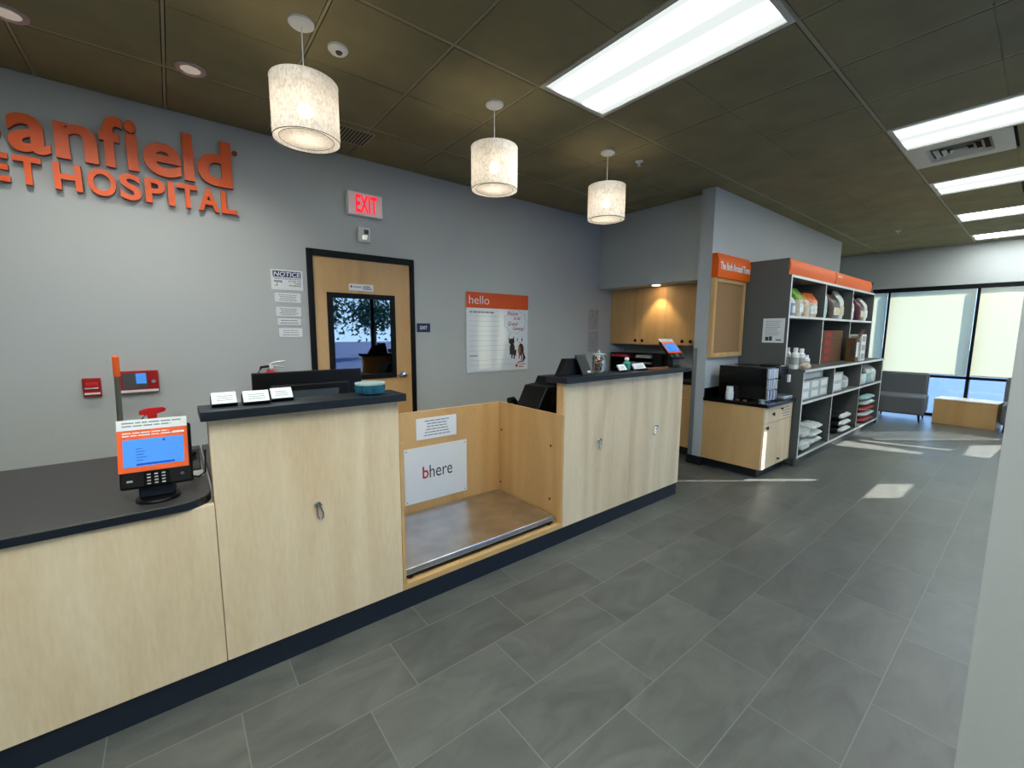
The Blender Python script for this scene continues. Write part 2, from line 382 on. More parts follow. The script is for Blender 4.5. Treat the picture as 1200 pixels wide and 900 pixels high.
# far wall with the storefront window
FX = 10.74
struct(B(FX, FX+.15, -1.0, YW, 2.30, 3.2).build('wall_far', 'wall_paint'))
struct(B(FX, FX+.15, 3.3, YW, 0, 2.30).build('wall_far_left', 'wall_paint'))
m = MB()
m.box(FX-.02, FX+.10, -1.0, 3.3, 2.255, 2.33)
m.box(FX+.0, FX+.08, -1.0, 3.3, .70, .745)
m.box(FX+.0, FX+.08, -1.0, 3.3, 0, .05)
for y in (-.36, .80, 1.955, 3.1): m.box(FX-.0, FX+.16, y-.022, y+.022, 0, 2.26)
struct(m.build('window_1', 'black_frame'))
struct(B(FX+.05, FX+.056, -1.0, 3.3, .02, 2.26).build('window_2', 'window_glass'))
prev = None
shade_names = ['cream roller shade left of the window mullion behind the tall shelves', 'wide cream roller shade lowered behind the grey lounge chair', 'cream roller shade lowered behind the wooden bench, beside the near wall', 'cream roller shade hidden at the far right end of the window']
for k, (y0, y1) in enumerate([(1.975, 3.075), (.823, 1.935), (-.337, .779)]):
    t = thing('roller_shade', shade_names[k], 'window shade', (FX-.02, (y0+y1)/2, 2.25), group='roller shades on the far window')
    B(FX-.026, FX-.024, y0, y1, .775, 2.25).build('shade_fabric', 'roller_fabric', t)
    B(FX-.031, FX-.019, y0, y1, .757, .777).build('hem_bar', 'white_edge', t)
    MB().tube([(FX-.025, y0+.02, .75), (FX-.025, y0+.02, 2.2)], .0025, 6).build('pull_cord', 'white', t)
    B(FX-.035, FX-.022, y0+.01, y0+.04, 1.42, 1.50).build('cord_holder', 'white', t)

# storefront wall on the camera's right, outside the frame: its slots are shaped so the sun lands as floor patches
SY = -1.0
outer = [(1.15, 0), (10.74, 0), (10.74, 3.2), (1.15, 3.2)]
holes = []
def proj_open(pts):
    out = []
    for x, y in pts:
        t = (y-SY)/.61; out.append((x+.79*t, t*math.tan(R(SUN_EL))))
    return out
sunpatch = [
    [(5.10, .69), (5.70, .69), (5.40, .92), (4.80, .92)],
    [(5.00, 1.33), (5.11, 1.33), (3.80, 2.342), (3.69, 2.342)],
    [(7.16, .84), (7.30, .84), (7.25, 1.64), (6.85, 1.64)],
    [(7.60, .30), (8.70, .22), (8.30, .52), (7.55, .52)],
    [(7.70, .64), (7.78, .64), (7.5, 1.5), (7.4, 1.5)]]
for p in sunpatch: holes.append(proj_open(p))
holes.append([(2.35, .1), (4.3, .1), (4.3, 2.4), (2.35, 2.4)])
holes.append([(6.05, .55), (6.42, .55), (6.42, 1.95), (6.05, 1.95)])
holes.append([(6.62, .55), (6.92, .55), (6.92, 1.95), (6.62, 1.95)])
def poly_wall(outer, holes, y, mats, name):
    loops = [outer]+holes; flat = [p for l in loops for p in l]
    tri = tessellate_polygon([[Vector((a, b, 0)) for a, b in l] for l in loops])
    m = MB(); m.add([(a, y, b) for a, b in flat], [tuple(t) for t in tri])
    m.add([(a, y-.012, b) for a, b in flat], [tuple(t) for t in tri])
    return m.build(name, mats, smooth=False)
struct(poly_wall(outer, holes, SY, 'wall_paint', 'wall_right'))
m = MB()
for x in (2.35, 3.36, 4.3): m.box(x-.03, x+.03, SY-.08, SY-.02, .1, 2.4)
m.box(2.35, 4.3, SY-.08, SY-.02, .06, .12); m.box(2.35, 4.3, SY-.08, SY-.02, 2.37, 2.43)
struct(m.build('window_3', 'black_frame'))
for k, (a, b) in enumerate([(6.05, 6.42), (6.62, 6.92)]):
    t = tag(B(a, b, SY-.02, SY-.016, .55, 1.95).build('roller_shade', 'roller_fabric'), ['cream roller shade behind the camera, first after the clear glass', 'cream roller shade behind the camera, second after the clear glass'][k], 'window shade', 'roller shades on the side windows')

# outside
mat('asphalt', (44, 76, 118), rough=.9, var=.08, vs_=2)
mg = MB(); mg.box(1.16, 60, -3.3, -1.06, -.25, -.15); mg.box(-30, 60, -60, -3.3, -.25, -.15); mg.box(11.0, 60, -3.3, 60, -.25, -.15)
struct(mg.build('ground', 'asphalt'))

t = thing('sun_blocker', 'unseen brown slab added outside the entrance glass to block the sun, behind the camera', 'sun blocker', (4.5, -2, 2.65))
MB().prism([(1.2, -1.03), (4.7, -1.03), (8.3, -3.8), (3.2, -3.8)], 2, 2.62, 2.68).build('canopy', mat('sun_blocker_brown', (120, 74, 50), rough=.8), t)  # slab added out of view to keep sun off the near floor
for x, y in ((8.0, -3.7),): MB().tube([(x, y, -.15), (x, y, 2.62)], .04, 12).build('post', 'aluminium', t)
# ceiling: tiles drop below a grid of bars
GX, GY, T = 1.2981, 2.1379, .6096
troffers = [(1, 0, 0), (5, 1, 0), (8, 1, 0), (11, 1, 0), (14, 1, 0), (-1, 1, 0), (-3, 0, 0), (-4, 1, 0), (-1, 2, 0), (-3, 2, 0)]   # i, row (0: y .92-2.14, 1: y -.3-.92)
rows = [(-3.1, -2.739), (-2.739, -1.520), (-1.520, -.3005), (-.3005, .9187), (.9187, 2.1379), (2.1379, 3.3571), (3.3571, YW)]
def cell_busy(i, r):
    return any(a == i and {0: 4, 1: 3, 2: 2}[b] == r for a, b, _ in troffers)
m = MB(); g = .015; d = .010
for i in range(-7, 16):
    x0 = GX+i*T; x1 = x0+T
    if x0 > FX: continue
    x1 = min(x1, FX)
    for r, (y0, y1) in enumerate(rows):
        if cell_busy(i, r) or (r < 2 and x0 > 1): continue
        if r == 2 and x0 > 1: y0 = SY+.02
        if (i, r) == (6, 3): y1 = y0+T
        if (i, r) == (9, 3): y0 = y0+T
        if r in (1, 2, 3, 4, 5) and y1-y0 > 1:
            ym = (y0+y1)/2
            m.box(x0+g*.75, x1-g*.75, y0+g, ym-.004, HC, HC+.02); m.box(x0+g*.75, x1-g*.75, ym+.004, y1-g, HC, HC+.02)
            m.box(x0+.02, x1-.02, ym-.004, ym+.004, HC+.003, HC+.02)
        else: m.box(x0+g*.75, x1-g*.75, y0+g, y1-g, HC, HC+.02)
struct(m.build('ceiling', 'ceiling_tile', smooth=False))
m = MB(); m.box(-2.7, 10.9, SY, 4.1, HC+.02, HC+.06); m.box(-2.7, 1.15, -3.2, SY, HC+.02, HC+.06)
struct(m.build('trim_1', mat('ceiling_void', (40, 38, 30), rough=.9)))
m = MB()
for y in (-2.739, -1.520, -.3005, .9187, 2.1379, 3.3571): m.box(-2.7, FX if y > SY else 1.1, y-.010, y+.010, HC+.001, HC+.019)
for i in range(-6, 16): m.box(GX+i*T-.0065, GX+i*T+.0065, -3.1 if i < 0 else SY, YW, HC+.002, HC+.019)
struct(m.build('trim_2', 'ceiling_grid', smooth=False))

# troffers
def make_troffer():
    t = thing('ceiling_light', 'x', 'ceiling light', (0, 0, HC), group='recessed fluorescent troffers')
    a, b = T/2-.004, T-.004
    fr = MB()
    for (x0, x1, y0, y1) in ((-a, -a+.028, -b, b), (a-.028, a, -b, b), (-a+.028, a-.028, -b, -b+.028), (-a+.028, a-.028, b-.028, b)):
        fr.box(x0, x1, y0, y1, -.004, .05)
    fr.build('frame', 'vent_white', t, local=True)
    MB().box(-a+.028, a-.028, -b+.028, b-.028, .002, .006).build('lens', 'troffer_lens', t, local=True)
    MB().box(-a+.01, a-.01, -b+.01, b-.01, .012, .08).build('housing', 'vent_white', t, local=True)
    return t
tl = ['large recessed ceiling light nearest the camera, over the counter', 'first of the ceiling lights running towards the far window, before the square air vent', 'second ceiling light running towards the far window, between the two air vents', 'third ceiling light running towards the far window, just past the second vent', 'last ceiling light, close to the far wall', 'ceiling light above and behind the camera', 'ceiling light over the left end of the desk, out of frame', 'ceiling light over the far left corner, out of frame', 'added fill light behind the camera, nearer the side wall', 'added fill light behind the camera, farther left']  # last two are added out of view to brighten near wall and counter
tp = make_troffer()
for k, (i, r, _) in enumerate(troffers):
    o = tp if k == 0 else dup(tp, (0, 0, 0))
    y0, y1 = rows[{0: 4, 1: 3, 2: 2}[r]]; o.location = (GX+(i+.5)*T, (y0+y1)/2, HC); o['label'] = tl[k]

# air diffusers
def diffuser(cx, cy, label):
    t = thing('ceiling_vent', label, 'air vent', (cx, cy, HC), group='square air vents in the ceiling')
    a = T/2-.004; m = MB(); q = .19
    for (x0, x1, y0, y1) in ((-a, -q, -a, a), (q, a, -a, a), (-q, q, -a, -q), (-q, q, q, a)): m.box(x0, x1, y0, y1, -.003, .004)
    m.build('face_plate', 'vent_white', t, local=True)
    MB().box(-q, q, -q, q, .05, .06).build('duct', 'vent_dark', t, local=True)
    for k in range(4):
        o = q*(1-k*.24); i_ = o-.03
        V = [(-o, -o, -.004), (o, -o, -.004), (o, o, -.004), (-o, o, -.004), (-i_, -i_, .028), (i_, -i_, .028), (i_, i_, .028), (-i_, i_, .028)]
        mm = MB(); mm.add(V, [(0, 1, 5, 4), (1, 2, 6, 5), (2, 3, 7, 6), (3, 0, 4, 7)]); mm.build('louvre', 'vent_white', t, local=True, smooth=False)
    return t
diffuser(GX+6.5*T, .9187-T/2, 'square white air vent between the first and second of the far ceiling lights')
diffuser(GX+9.5*T, -.3005+T/2, 'square white air vent between the second and third of the far ceiling lights')
# return grille near the back wall
t = thing('return_grille', 'dark return air grille in the ceiling by the back wall', 'air vent', (GX+.5*T-.2, 3.55, HC))
B(.98, 1.36, 3.42, 3.70, HC-.004, HC+.004).build('frame', 'ceiling_grid', t)
m = MB()
for k in range(14): m.box(1.0+k*.0255, 1.012+k*.0255, 3.44, 3.68, HC-.006, HC+.0)
m.build('slats', 'vent_dark', t)

# round ceiling fittings
for k, (x, y) in enumerate([(-.51, 3.294), (.2, 3.29)]):
    t = thing('downlight', ['round recessed downlight cut by the left edge of the ceiling', 'round recessed downlight above the orange wall lettering'][k], 'ceiling light', (x, y, HC), group='recessed downlights')
    MB().lathe([(.048, .0), (.05, -.006), (.072, -.008), (.078, -.002), (.078, .0)], (x, y, HC), 40).build('trim_ring', 'aluminium', t)
    MB().lathe([(.05, -.002), (.001, -.004)], (x, y, HC-.003), 32).build('lens', 'can_lens', t)
    l = bpy.data.lights.new('downlight_beam', 'SPOT'); l.energy = 15; l.spot_size = R(140); l.spot_blend = 1; l.color = (1, .95, .86); l.shadow_soft_size = .04
    lo = bpy.data.objects.new('downlight_beam', l); COL.objects.link(lo); lo.parent = t; lo.location = (0, 0, -.03)
t = thing('ceiling_speaker', 'round white detector on the ceiling beside the nearest pendant lamp', 'smoke detector', (.818, 2.549, HC))
MB().lathe([(.052, 0), (.052, -.012), (.04, -.026), (.03, -.03)], (.818, 2.549, HC), 40).build('housing', 'white', t)
MB().lathe([(.018, -.03), (.014, -.038)], (.818, 2.535, HC), 24).build('sensor', 'dark_grey', t)
t = thing('sprinkler_head', 'small white ceiling sprinkler right of the far pendant lamp', 'sprinkler', (3.391, 2.438, HC))
MB().lathe([(.034, 0), (.034, -.006), (.012, -.01), (.01, -.035)], (3.391, 2.438, HC), 28).build('escutcheon', 'white', t)
MB().lathe([(.018, -.038), (.018, -.041)], (3.391, 2.438, HC), 20).build('deflector', 'aluminium', t)
t = thing('sprinkler_head', 'small white ceiling sprinkler far down over the bookcase end', 'sprinkler', (8.6, 1.55, HC))
MB().lathe([(.034, 0), (.034, -.006), (.012, -.01), (.01, -.035)], (8.6, 1.55, HC), 28).build('escutcheon', 'white', t)

# pendants
PZ0, PZ1, PR = 2.452, 2.725, .158
def make_pendant():
    t = thing('pendant_lamp', 'x', 'pendant lamp', (0, 0, HC), group='drum pendant lamps over the counter')
    zt, zb = PZ1-HC, PZ0-HC
    MB().lathe([(.06, 0), (.06, -.012), (.05, -.02), (.012, -.024)], (0, 0, 0), 36).build('canopy', 'white', t, local=True)
    MB().tube([(0, 0, -.02), (0, 0, zt-.02)], .003, 8).build('cord', 'white', t, local=True)
    sh = MB().lathe([(PR, zb), (PR, zb*.66+zt*.34), (PR, zb*.33+zt*.67), (PR, zt)], seg=64, cap=False).build('lamp_shade', 'pendant_fibre', t, local=True)
    m = MB(); seg = 64
    def ring(z, r, th=.0022):
        pts = [(r*math.cos(2*math.pi*k/seg), r*math.sin(2*math.pi*k/seg), z) for k in range(seg+1)]; return MB().tube(pts, th, 6)
    ring(zt, PR, .0016).build('top_ring', 'white', t, local=True)
    ring(zb, PR, .0018).build('bottom_ring', 'black_frame', sh, local=True)
    df = MB().lathe([(.001, zb+.006), (.128, zb+.006)], seg=64, cap=False).build('bottom_diffuser', 'pendant_fibre', t, local=True)
    ring(zb+.006, .128, .0013).build('diffuser_ring', 'dark_grey', df, local=True)
    m = MB()
    for a in (0, 120, 240): m.tube([(0, 0, zt-.02), (PR*math.cos(R(a)), PR*math.sin(R(a)), zt-.002)], .002, 6)
    m.lathe([(.02, 0), (.022, -.05)], (0, 0, zt-.01), 20)
    m.build('socket', 'white', t, local=True)
    MB().lathe([(.001, .035), (.018, .03), (.03, .012), (.033, -.005), (.028, -.022), (.012, -.034), (.001, -.036)], (0, 0, (zt+zb)/2+.01), 24, cap=False).build('bulb', 'bulb', t, local=True)
    l = bpy.data.lights.new('pendant_glow', 'POINT'); l.energy = PENDANT_W; l.color = (1, .93, .82); l.shadow_soft_size = .05
    lo = bpy.data.objects.new('pendant_glow', l); COL.objects.link(lo); lo.parent = t; lo.location = (0, 0, (zt+zb)/2-.045)
    return t
pl = ['nearest and largest-looking of the three white drum pendant lamps', 'middle of the three white drum pendant lamps', 'farthest of the three white drum pendant lamps']
pp = make_pendant()
for k, (x, y) in enumerate([(.616, 2.462), (1.81, 2.472), (3.015, 2.486)]):
    o = pp if k == 0 else dup(pp, (0, 0, 0)); o.location = (x, y, HC); o['label'] = pl[k]

# ------------------------------------------------------------------ counter
KZ = .118
def poly_round(x0, x1, y0, y1, r, n=8):
    # rounded front-right corner
    P = [(x0, y0), (x1-r, y0)]
    for k in range(1, n+1):
        a = -math.pi/2+k*math.pi/2/n; P.append((x1-r+r*math.cos(a), y0+r+r*math.sin(a)))
    return P+[(x1, y1), (x0, y1)]
t = thing('reception_desk', 'low maple reception desk section at the left with dark grey worktop', 'reception desk', (-1.2, YF, 0))
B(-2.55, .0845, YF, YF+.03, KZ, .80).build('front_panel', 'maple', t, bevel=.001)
MB().prism(poly_round(-2.55, .080, 1.992, 2.985, .11), 2, .80, .832).build('worktop', ['desk_laminate'], t, bevel=.002)
eb = MB(); P = poly_round(-2.55, .080, 1.992, 2.985, .11)[:-1]
for k in range(len(P)-1):
    (a, b), (c, d) = P[k], P[k+1]; n_ = Vector((d-b, a-c, 0)).normalized()*.0015
    eb.add([(a+n_.x, b+n_.y, .801), (c+n_.x, d+n_.y, .801), (c+n_.x, d+n_.y, .829), (a+n_.x, b+n_.y, .829)], [(0, 1, 2, 3)])
eb.build('edge_band', 'navy_laminate', t)
B(-2.5, .08, 2.90, 2.93, 0, .80).build('rear_panel', 'maple', t)
B(-2.55, .086, YF+.014, YF+.05, 0, KZ).build('toe_kick', 'kick_vinyl', t)

def hook(t, x, z, leash=True):
    m = MB(); y = YF
    m.M = plane_M((x, y, z), (1, 0, 0), (0, 0, 1))
    h = MB(); h.M = m.M
    h.lathe([(.009, 0), (.009, .004), (.004, .012)], (0, 0, 0), 20)
    pts = [(0, .0, .012), (.006, -.006, .02), (.004, -.022, .024), (-.006, -.03, .024), (-.012, -.022, .024)]
    h.tube(pts, .003, 8)
    return h.build('leash_hook', 'chrome', t)
def clip(t, x, z, a=0):
    m = MB(); m.M = plane_M((x, YF-.006, z), (1, 0, 0), (0, 0, 1)) @ Matrix.Rotation(a, 4, 'Z') @ Matrix.Scale(1.35, 4)
    pts = []
    for k in range(25):
        q = 2*math.pi*k/24; pts.append((.009*math.cos(q)*(1 if math.sin(q) < 0 else .8), .026*math.sin(q)-.012, .004))
    m.tube(pts, .0026, 8)
    m.lathe([(.008, 0), (.010, .003), (.006, .010)], (-.004, .016, -.004), 20)
    m.tube([(-.012, .020, .004), (.004, .024, .006), (.008, .012, .006)], .004, 8)
    return m.build('leash_hook', 'chrome', t)

def bar(x0, x1, seams, sl, label, hooks):
    t = thing('counter_cabinet', label, 'reception counter', ((x0+x1)/2, YF, 0))
    xs = [x0]+seams+[x1]
    for a, b in zip(xs[:-1], xs[1:]):
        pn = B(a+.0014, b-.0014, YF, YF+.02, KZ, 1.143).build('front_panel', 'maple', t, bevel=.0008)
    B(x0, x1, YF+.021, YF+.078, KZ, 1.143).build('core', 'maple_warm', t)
    B(x0, x1, YF+.014, YF+.05, 0, KZ).build('toe_kick', 'kick_vinyl', t)
    B(sl[0], sl[1], 1.962, 2.160, 1.144, 1.180).build('ledge_top', 'navy_laminate', t, bevel=.002)
    for h in hooks: clip(t, *h)
    return t
bar(.086, .867, [], (.062, .893), 'tall maple counter section with a dark ledge between the desk and the pet scale', [(.470, .683, .15)])
bar(2.058, 3.560, [2.815], (2.030, 3.625), 'tall two-panel maple counter section right of the pet scale', [(2.434, .672, 0), (3.153, .678, -.5)])

# recess with pet scale
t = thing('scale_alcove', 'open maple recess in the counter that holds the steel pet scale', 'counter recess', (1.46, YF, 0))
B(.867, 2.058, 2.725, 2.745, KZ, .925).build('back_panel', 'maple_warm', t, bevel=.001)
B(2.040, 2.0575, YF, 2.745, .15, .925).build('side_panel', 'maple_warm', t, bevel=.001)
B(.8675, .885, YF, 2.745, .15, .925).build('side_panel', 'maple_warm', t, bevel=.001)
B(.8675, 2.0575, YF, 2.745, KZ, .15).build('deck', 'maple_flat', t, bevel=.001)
B(.867, 2.058, YF+.014, YF+.05, 0, KZ).build('toe_kick', 'kick_vinyl', t)
for (y, z) in ((2.69, .70), (2.115, .69), (2.70, .26), (2.117, .30)):
    m = MB(); m.M = plane_M((2.0402, y, z), (0, -1, 0), (0, 0, 1)); m.lathe([(.008, -.001), (.008, .003), (.004, .004)], (0, 0, 0), 18); m.build('screw_cap', 'black_plastic', t)
t = thing('pet_scale', 'low stainless steel walk-on pet scale platform in the counter recess', 'pet scale', (1.45, 2.3, .15))
B(.895, 2.005, 2.030, 2.685, .178, .214).build('platform', 'steel_scale', t, bevel=.005, segs=3)
B(.905, 1.995, 2.040, 2.675, .160, .1775).build('base_frame', 'black_plastic', t)
for (x, y) in ((.93, 2.06), (1.97, 2.06), (.93, 2.65), (1.97, 2.65)): MB().lathe([(.02, 0), (.02, .01)], (x, y, .15), 20).build('foot', 'black_plastic', t)

# signs in the recess
t = thing('wall_sign', 'square white sign with red and grey wording above the pet scale', 'sign', (1.465, 2.725, .46))
M0 = plane_M((1.465, 2.7235, .46), (1, 0, 0), (0, 0, 1))
m = MB(); m.M = M0; m.box(-.258, .258, -.202, .205, 0, .004); m.build('plate', 'white_gloss', t, bevel=.001)
m = MB(); m.M = M0; text_into(m, 'b', -.118, -.070, -.032, .058, .0045, .0005, bold=.012); plabel(m.build('letter', 'red_bright', t), 'red letter b')
m = MB(); m.M = M0; text_into(m, 'here', -.062, .128, -.034, .062, .0045, .0005); plabel(m.build('lettering', 'ink', t), 'dark grey lettering')
for a, b in ((-.24, .187), (.24, .187), (-.24, -.185), (.24, -.185)):
    m = MB(); m.M = M0; m.lathe([(.005, .0035), (.003, .0055)], (a, b, 0), 12); m.build('screw', 'dark_grey', t)
t = thing('wall_sign', 'small white notice plate near the top edge of the scale recess', 'sign', (1.47, 2.725, .79))
M0 = plane_M((1.47, 2.7235, .795), (1, 0, 0), (0, 0, 1))
m = MB(); m.M = M0; m.box(-.165, .165, -.078, .078, 0, .003); m.build('plate', 'white_gloss', t, bevel=.0012)
m = MB(); m.M = M0; lines(m, -.11, .11, -.06, .065, 6, .008, .0034, True, 5); m.build('print', 'ink_soft', t)

# rear worktop behind the tall counters
t = thing('rear_worktop', 'dark staff worktop behind the left tall counter section', 'worktop', (.5, 2.6, 0))
B(.092, .864, 2.10, 2.985, .80, .832).build('top', 'desk_laminate', t, bevel=.002)
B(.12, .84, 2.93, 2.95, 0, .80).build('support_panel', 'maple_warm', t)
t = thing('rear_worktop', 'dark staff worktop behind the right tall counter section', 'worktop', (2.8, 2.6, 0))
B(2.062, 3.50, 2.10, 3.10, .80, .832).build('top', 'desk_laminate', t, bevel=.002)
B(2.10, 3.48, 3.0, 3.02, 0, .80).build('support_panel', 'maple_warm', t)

# ------------------------------------------------------------------ back wall: door, signs
t = struct(bpy.data.objects.new('door_1', None)); COL.objects.link(t); t.location = (1.43, YW, 0)
m = MB(); m.box(.939, .985, YW-.025, YW+.01, 0, 2.185); m.box(1.872, 1.917, YW-.025, YW+.01, 0, 2.185); m.box(.985, 1.872, YW-.025, YW+.01, 2.128, 2.185)
m.build('door_frame', 'black_frame', t, bevel=.003)
m = MB(); m.box(.985, 1.10, YW-.008, YW+.004, .01, 2.128); m.box(1.70, 1.872, YW-.008, YW+.004, .01, 2.128)
m.box(1.10, 1.70, YW-.008, YW+.004, 1.80, 2.128); m.box(1.10, 1.70, YW-.008, YW+.004, .01, 1.06)
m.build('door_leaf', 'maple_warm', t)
m = MB(); z0, z1 = 1.040, 1.828
m.box(1.089, 1.137, YW-.02, YW-.002, z0, z1); m.box(1.668, 1.712, YW-.02, YW-.002, z0, z1); m.box(1.137, 1.668, YW-.02, YW-.002, z1-.045, z1); m.box(1.137, 1.668, YW-.02, YW-.002, z0, z0+.045)
m.build('window_frame', 'black_frame', t, bevel=.002)
B(1.13, 1.675, YW-.006, YW-.004, 1.07, 1.80).build('glass_pane', 'door_glass', t)
B(1.12, 1.69, YW-.0035, YW-.001, 1.05, 1.81).build('dark_room_sheet', 'black_base', t)  # flat black sheet standing for the unlit room behind the glass
m = MB(); m.M = plane_M((1.768, YW-.008, 1.062), (1, 0, 0), (0, 0, 1)); m.lathe([(.032, 0), (.034, .004), (.030, .008), (.012, .012), (.012, .03), (.026, .036), (.030, .05), (.024, .062), (.001, .066)], (0, 0, 0), 32); m.build('door_knob', 'chrome', t)
m = MB(); m.M = plane_M((1.395, YW-.009, 1.885), (1, 0, 0), (0, 0, 1)); m.box(-.112, .112, -.03, .03, 0, .002); pq = m.build('name_plate', 'white_gloss', t)
m = MB(); m.M = plane_M((1.395, YW-.009, 1.885), (1, 0, 0), (0, 0, 1)); m.lathe([(.010, .0021), (.010, .003)], (-.09, .005, 0), 16, 0); lines(m, -.07, .0, -.006, .012, 1, .010, .0024, seed=2, mi=1); lines(m, .015, .10, -.02, .018, 2, .009, .0024, seed=3, mi=2)
m.build('print', ['red', 'ink_soft', 'blue_sign'], pq)

def sign_plate(label, x0, x1, z0, z1, base='white_gloss', y=YW, cat='sign', name='wall_sign', th=.005, bev=.0015):
    t = thing(name, label, cat, ((x0+x1)/2, y, (z0+z1)/2))
    M0 = plane_M(((x0+x1)/2, y, (z0+z1)/2), (1, 0, 0), (0, 0, 1))
    m = MB(); m.M = M0; w_, h_ = (x1-x0)/2, (z1-z0)/2; m.box(-w_, w_, -h_, h_, 0, th); m.build('plate', base, t, bevel=bev)
    return t, M0, w_, h_
t, M0, w_, h_ = sign_plate('white NOTICE camera surveillance sign left of the door', .664, .903, 1.824, 1.988)
m = MB(); m.M = M0; m.box(-.104, .106, .022, .070, .005, .0055); band = m.build('blue_band', 'notice_blue', t)
m = MB(); m.M = M0; text_into(m, 'NOTICE', -.098, .098, .028, .064, .0058, .0004, bold=.02, shear=.15); m.build('heading', 'white', band)
m = MB(); m.M = M0
for s, a, b, c, d in (('VIDEO SURVEILLANCE', -.10, .104, .004, .016), ('IN USE ON', .010, .104, -.014, -.003), ('THESE', .050, .104, -.032, -.021), ('PREMISES', .014, .104, -.050, -.039)):
    text_into(m, s, a, b, c, d, .0055, .0003, bold=.01)
m.build('wording', 'ink', t)
m = MB(); m.M = M0; m.box(-.098, -.050, -.020, -.006, .0052, .0058); m.add([(-.05, -.022, .0056), (-.038, -.026, .0056), (-.038, -.004, .0056), (-.05, -.006, .0056)], [(0, 1, 2, 3)]); m.box(-.078, -.072, -.045, -.020, .0052, .0058); m.box(-.094, -.074, -.05, -.044, .0052, .0058)
m.build('camera_symbol', 'ink_soft', t)
pq_l = ['small white wall plate directly under the NOTICE sign', 'small white wall plate, second under the NOTICE sign', 'thin white wall plate, third under the NOTICE sign, with a bold top line', 'lowest of the white wall plates left of the door']
for k, (a, b, c, d) in enumerate([(.683, .879, 1.723, 1.800), (.686, .878, 1.608, 1.686), (.693, .872, 1.535, 1.592), (.699, .878, 1.437, 1.510)]):
    t, M0, w_, h_ = sign_plate(pq_l[k], a, b, c, d)
    t['group'] = 'small notice plates left of the door'
    m = MB(); m.M = M0; lines(m, -w_*.8, w_*.8, -h_*.75, h_*.75, [4, 5, 2, 3][k], .005, .0053, True, 10+k); m.build('print', 'ink_soft' if k != 2 else 'ink', t)
t, M0, w_, h_ = sign_plate('small navy blue EXIT sign just right of the door', 1.943, 2.092, 1.480, 1.570, 'blue_sign')
m = MB(); m.M = M0; text_into(m, 'EXIT', -.038, .04, -.016, .018, .0055, .0005, bold=.02); m.build('lettering', 'white', t)

t = thing('exit_sign', 'lit red EXIT sign on the wall above the door', 'exit sign', (1.44, YW, 2.61))
B(1.288, 1.602, YW-.055, YW, 2.512, 2.712).build('housing', 'white', t, bevel=.006)
M0 = plane_M((1.445, YW-.0555, 2.612), (1, 0, 0), (0, 0, 1))
m = MB(); m.M = M0; m.box(-.147, .147, -.09, .09, 0, .002); m.build('face', 'exit_face', t)
m = MB(); m.M = M0; text_into(m, 'EXIT', -.088, .105, -.074, .078, .0025, .001, bold=.03, spacing=1.05); plabel(m.build('lettering', 'exit_red', t), 'glowing red EXIT lettering')
t = thing('wall_strobe', 'small white alarm sounder on the wall under the EXIT sign', 'alarm', (1.43, YW, 2.355))
B(1.378, 1.488, YW-.035, YW, 2.29, 2.42).build('housing', 'white', t, bevel=.01)
B(1.405, 1.462, YW-.045, YW-.034, 2.305, 2.355).build('lens', 'chrome', t, bevel=.004)
B(1.43, 1.47, YW-.038, YW-.034, 2.36, 2.40).build('grille', 'dark_grey', t)

# hello board
t = thing('welcome_board', 'white hello whiteboard with an orange top band on the back wall', 'whiteboard', (2.965, YW, 1.475))
M0 = plane_M((2.965, YW-.012, 1.475), (1, 0, 0), (0, 0, 1))
mat('board_white', (232, 238, 244), rough=.05, coat=1, spec=.8)
m = MB(); m.M = M0; m.box(-.443, .443, -.444, .446, -.004, .003); m.build('board', 'board_white', t, bevel=.002)
m = MB(); m.M = M0; m.box(-.443, .443, .275, .446, .0031, .0045); hb = m.build('header_band', 'orange_sign', t)
m = MB(); m.M = M0; text_into(m, 'hello', -.405, -.135, .318, .408, .005, .0005, bold=-.004); m.build('heading', 'white', hb)
m = MB(); m.M = M0
for k in range(11):
    if k == 8: continue
    v = .185-k*.055; m.box(-.40, .02 if k < 6 else .18, v, v+.0022, .0031, .0035)
m.build('ruled_lines', 'ink_soft', t)
m = MB(); m.M = M0; lines(m, -.40, .02, .215, .245, 1, .018, .0032, seed=4); m.build('print', 'ink_soft', t); m = MB(); m.M = M0; lines(m, -.40, -.28, -.265, -.245, 1, .014, .0032, seed=5); m.build('print', 'ink_soft', t)
m = MB(); m.M = M0
for s, a, b, c, d in (('Welcome', .12, .28, .205, .25), ('to our', .22, .32, .155, .19), ('Grand', .13, .27, .085, .13), ('Opening', .20, .36, .025, .07)):
    text_into(m, s, a, b, c, d, .0034, .0004, bold=.006, shear=.25)
m.build('handwriting', 'marker_red', t)
m = MB(); m.M = M0; pts = []
for k in range(61):
    q = 2*math.pi*k/60; rr_ = 1+.07*math.cos(9*q); pts.append((.245+.165*rr_*math.cos(q), .135+.135*rr_*math.sin(q), .0035))
m.tube(pts, .0016, 5); m.tube([(.17, 0, .0035), (.15, -.03, .0035), (.19, -.01, .0035)], .0016, 5)
m.build('speech_bubble', 'ink_soft', t)
mat('fur_dark', (44, 32, 26), rough=.6); mat('fur_tan', (176, 96, 50), rough=.6)
m = MB(); m.M = M0
def blob(mb, cx_, cy_, rx, ry, mi=0, n=.0033, a0=0):
    P = [(cx_+rx*math.cos(2*math.pi*k/18)*math.cos(a0)-ry*math.sin(2*math.pi*k/18)*math.sin(a0), cy_+rx*math.cos(2*math.pi*k/18)*math.sin(a0)+ry*math.sin(2*math.pi*k/18)*math.cos(a0), n) for k in range(18)]
    mb.add(P, [tuple(range(18))], mi)
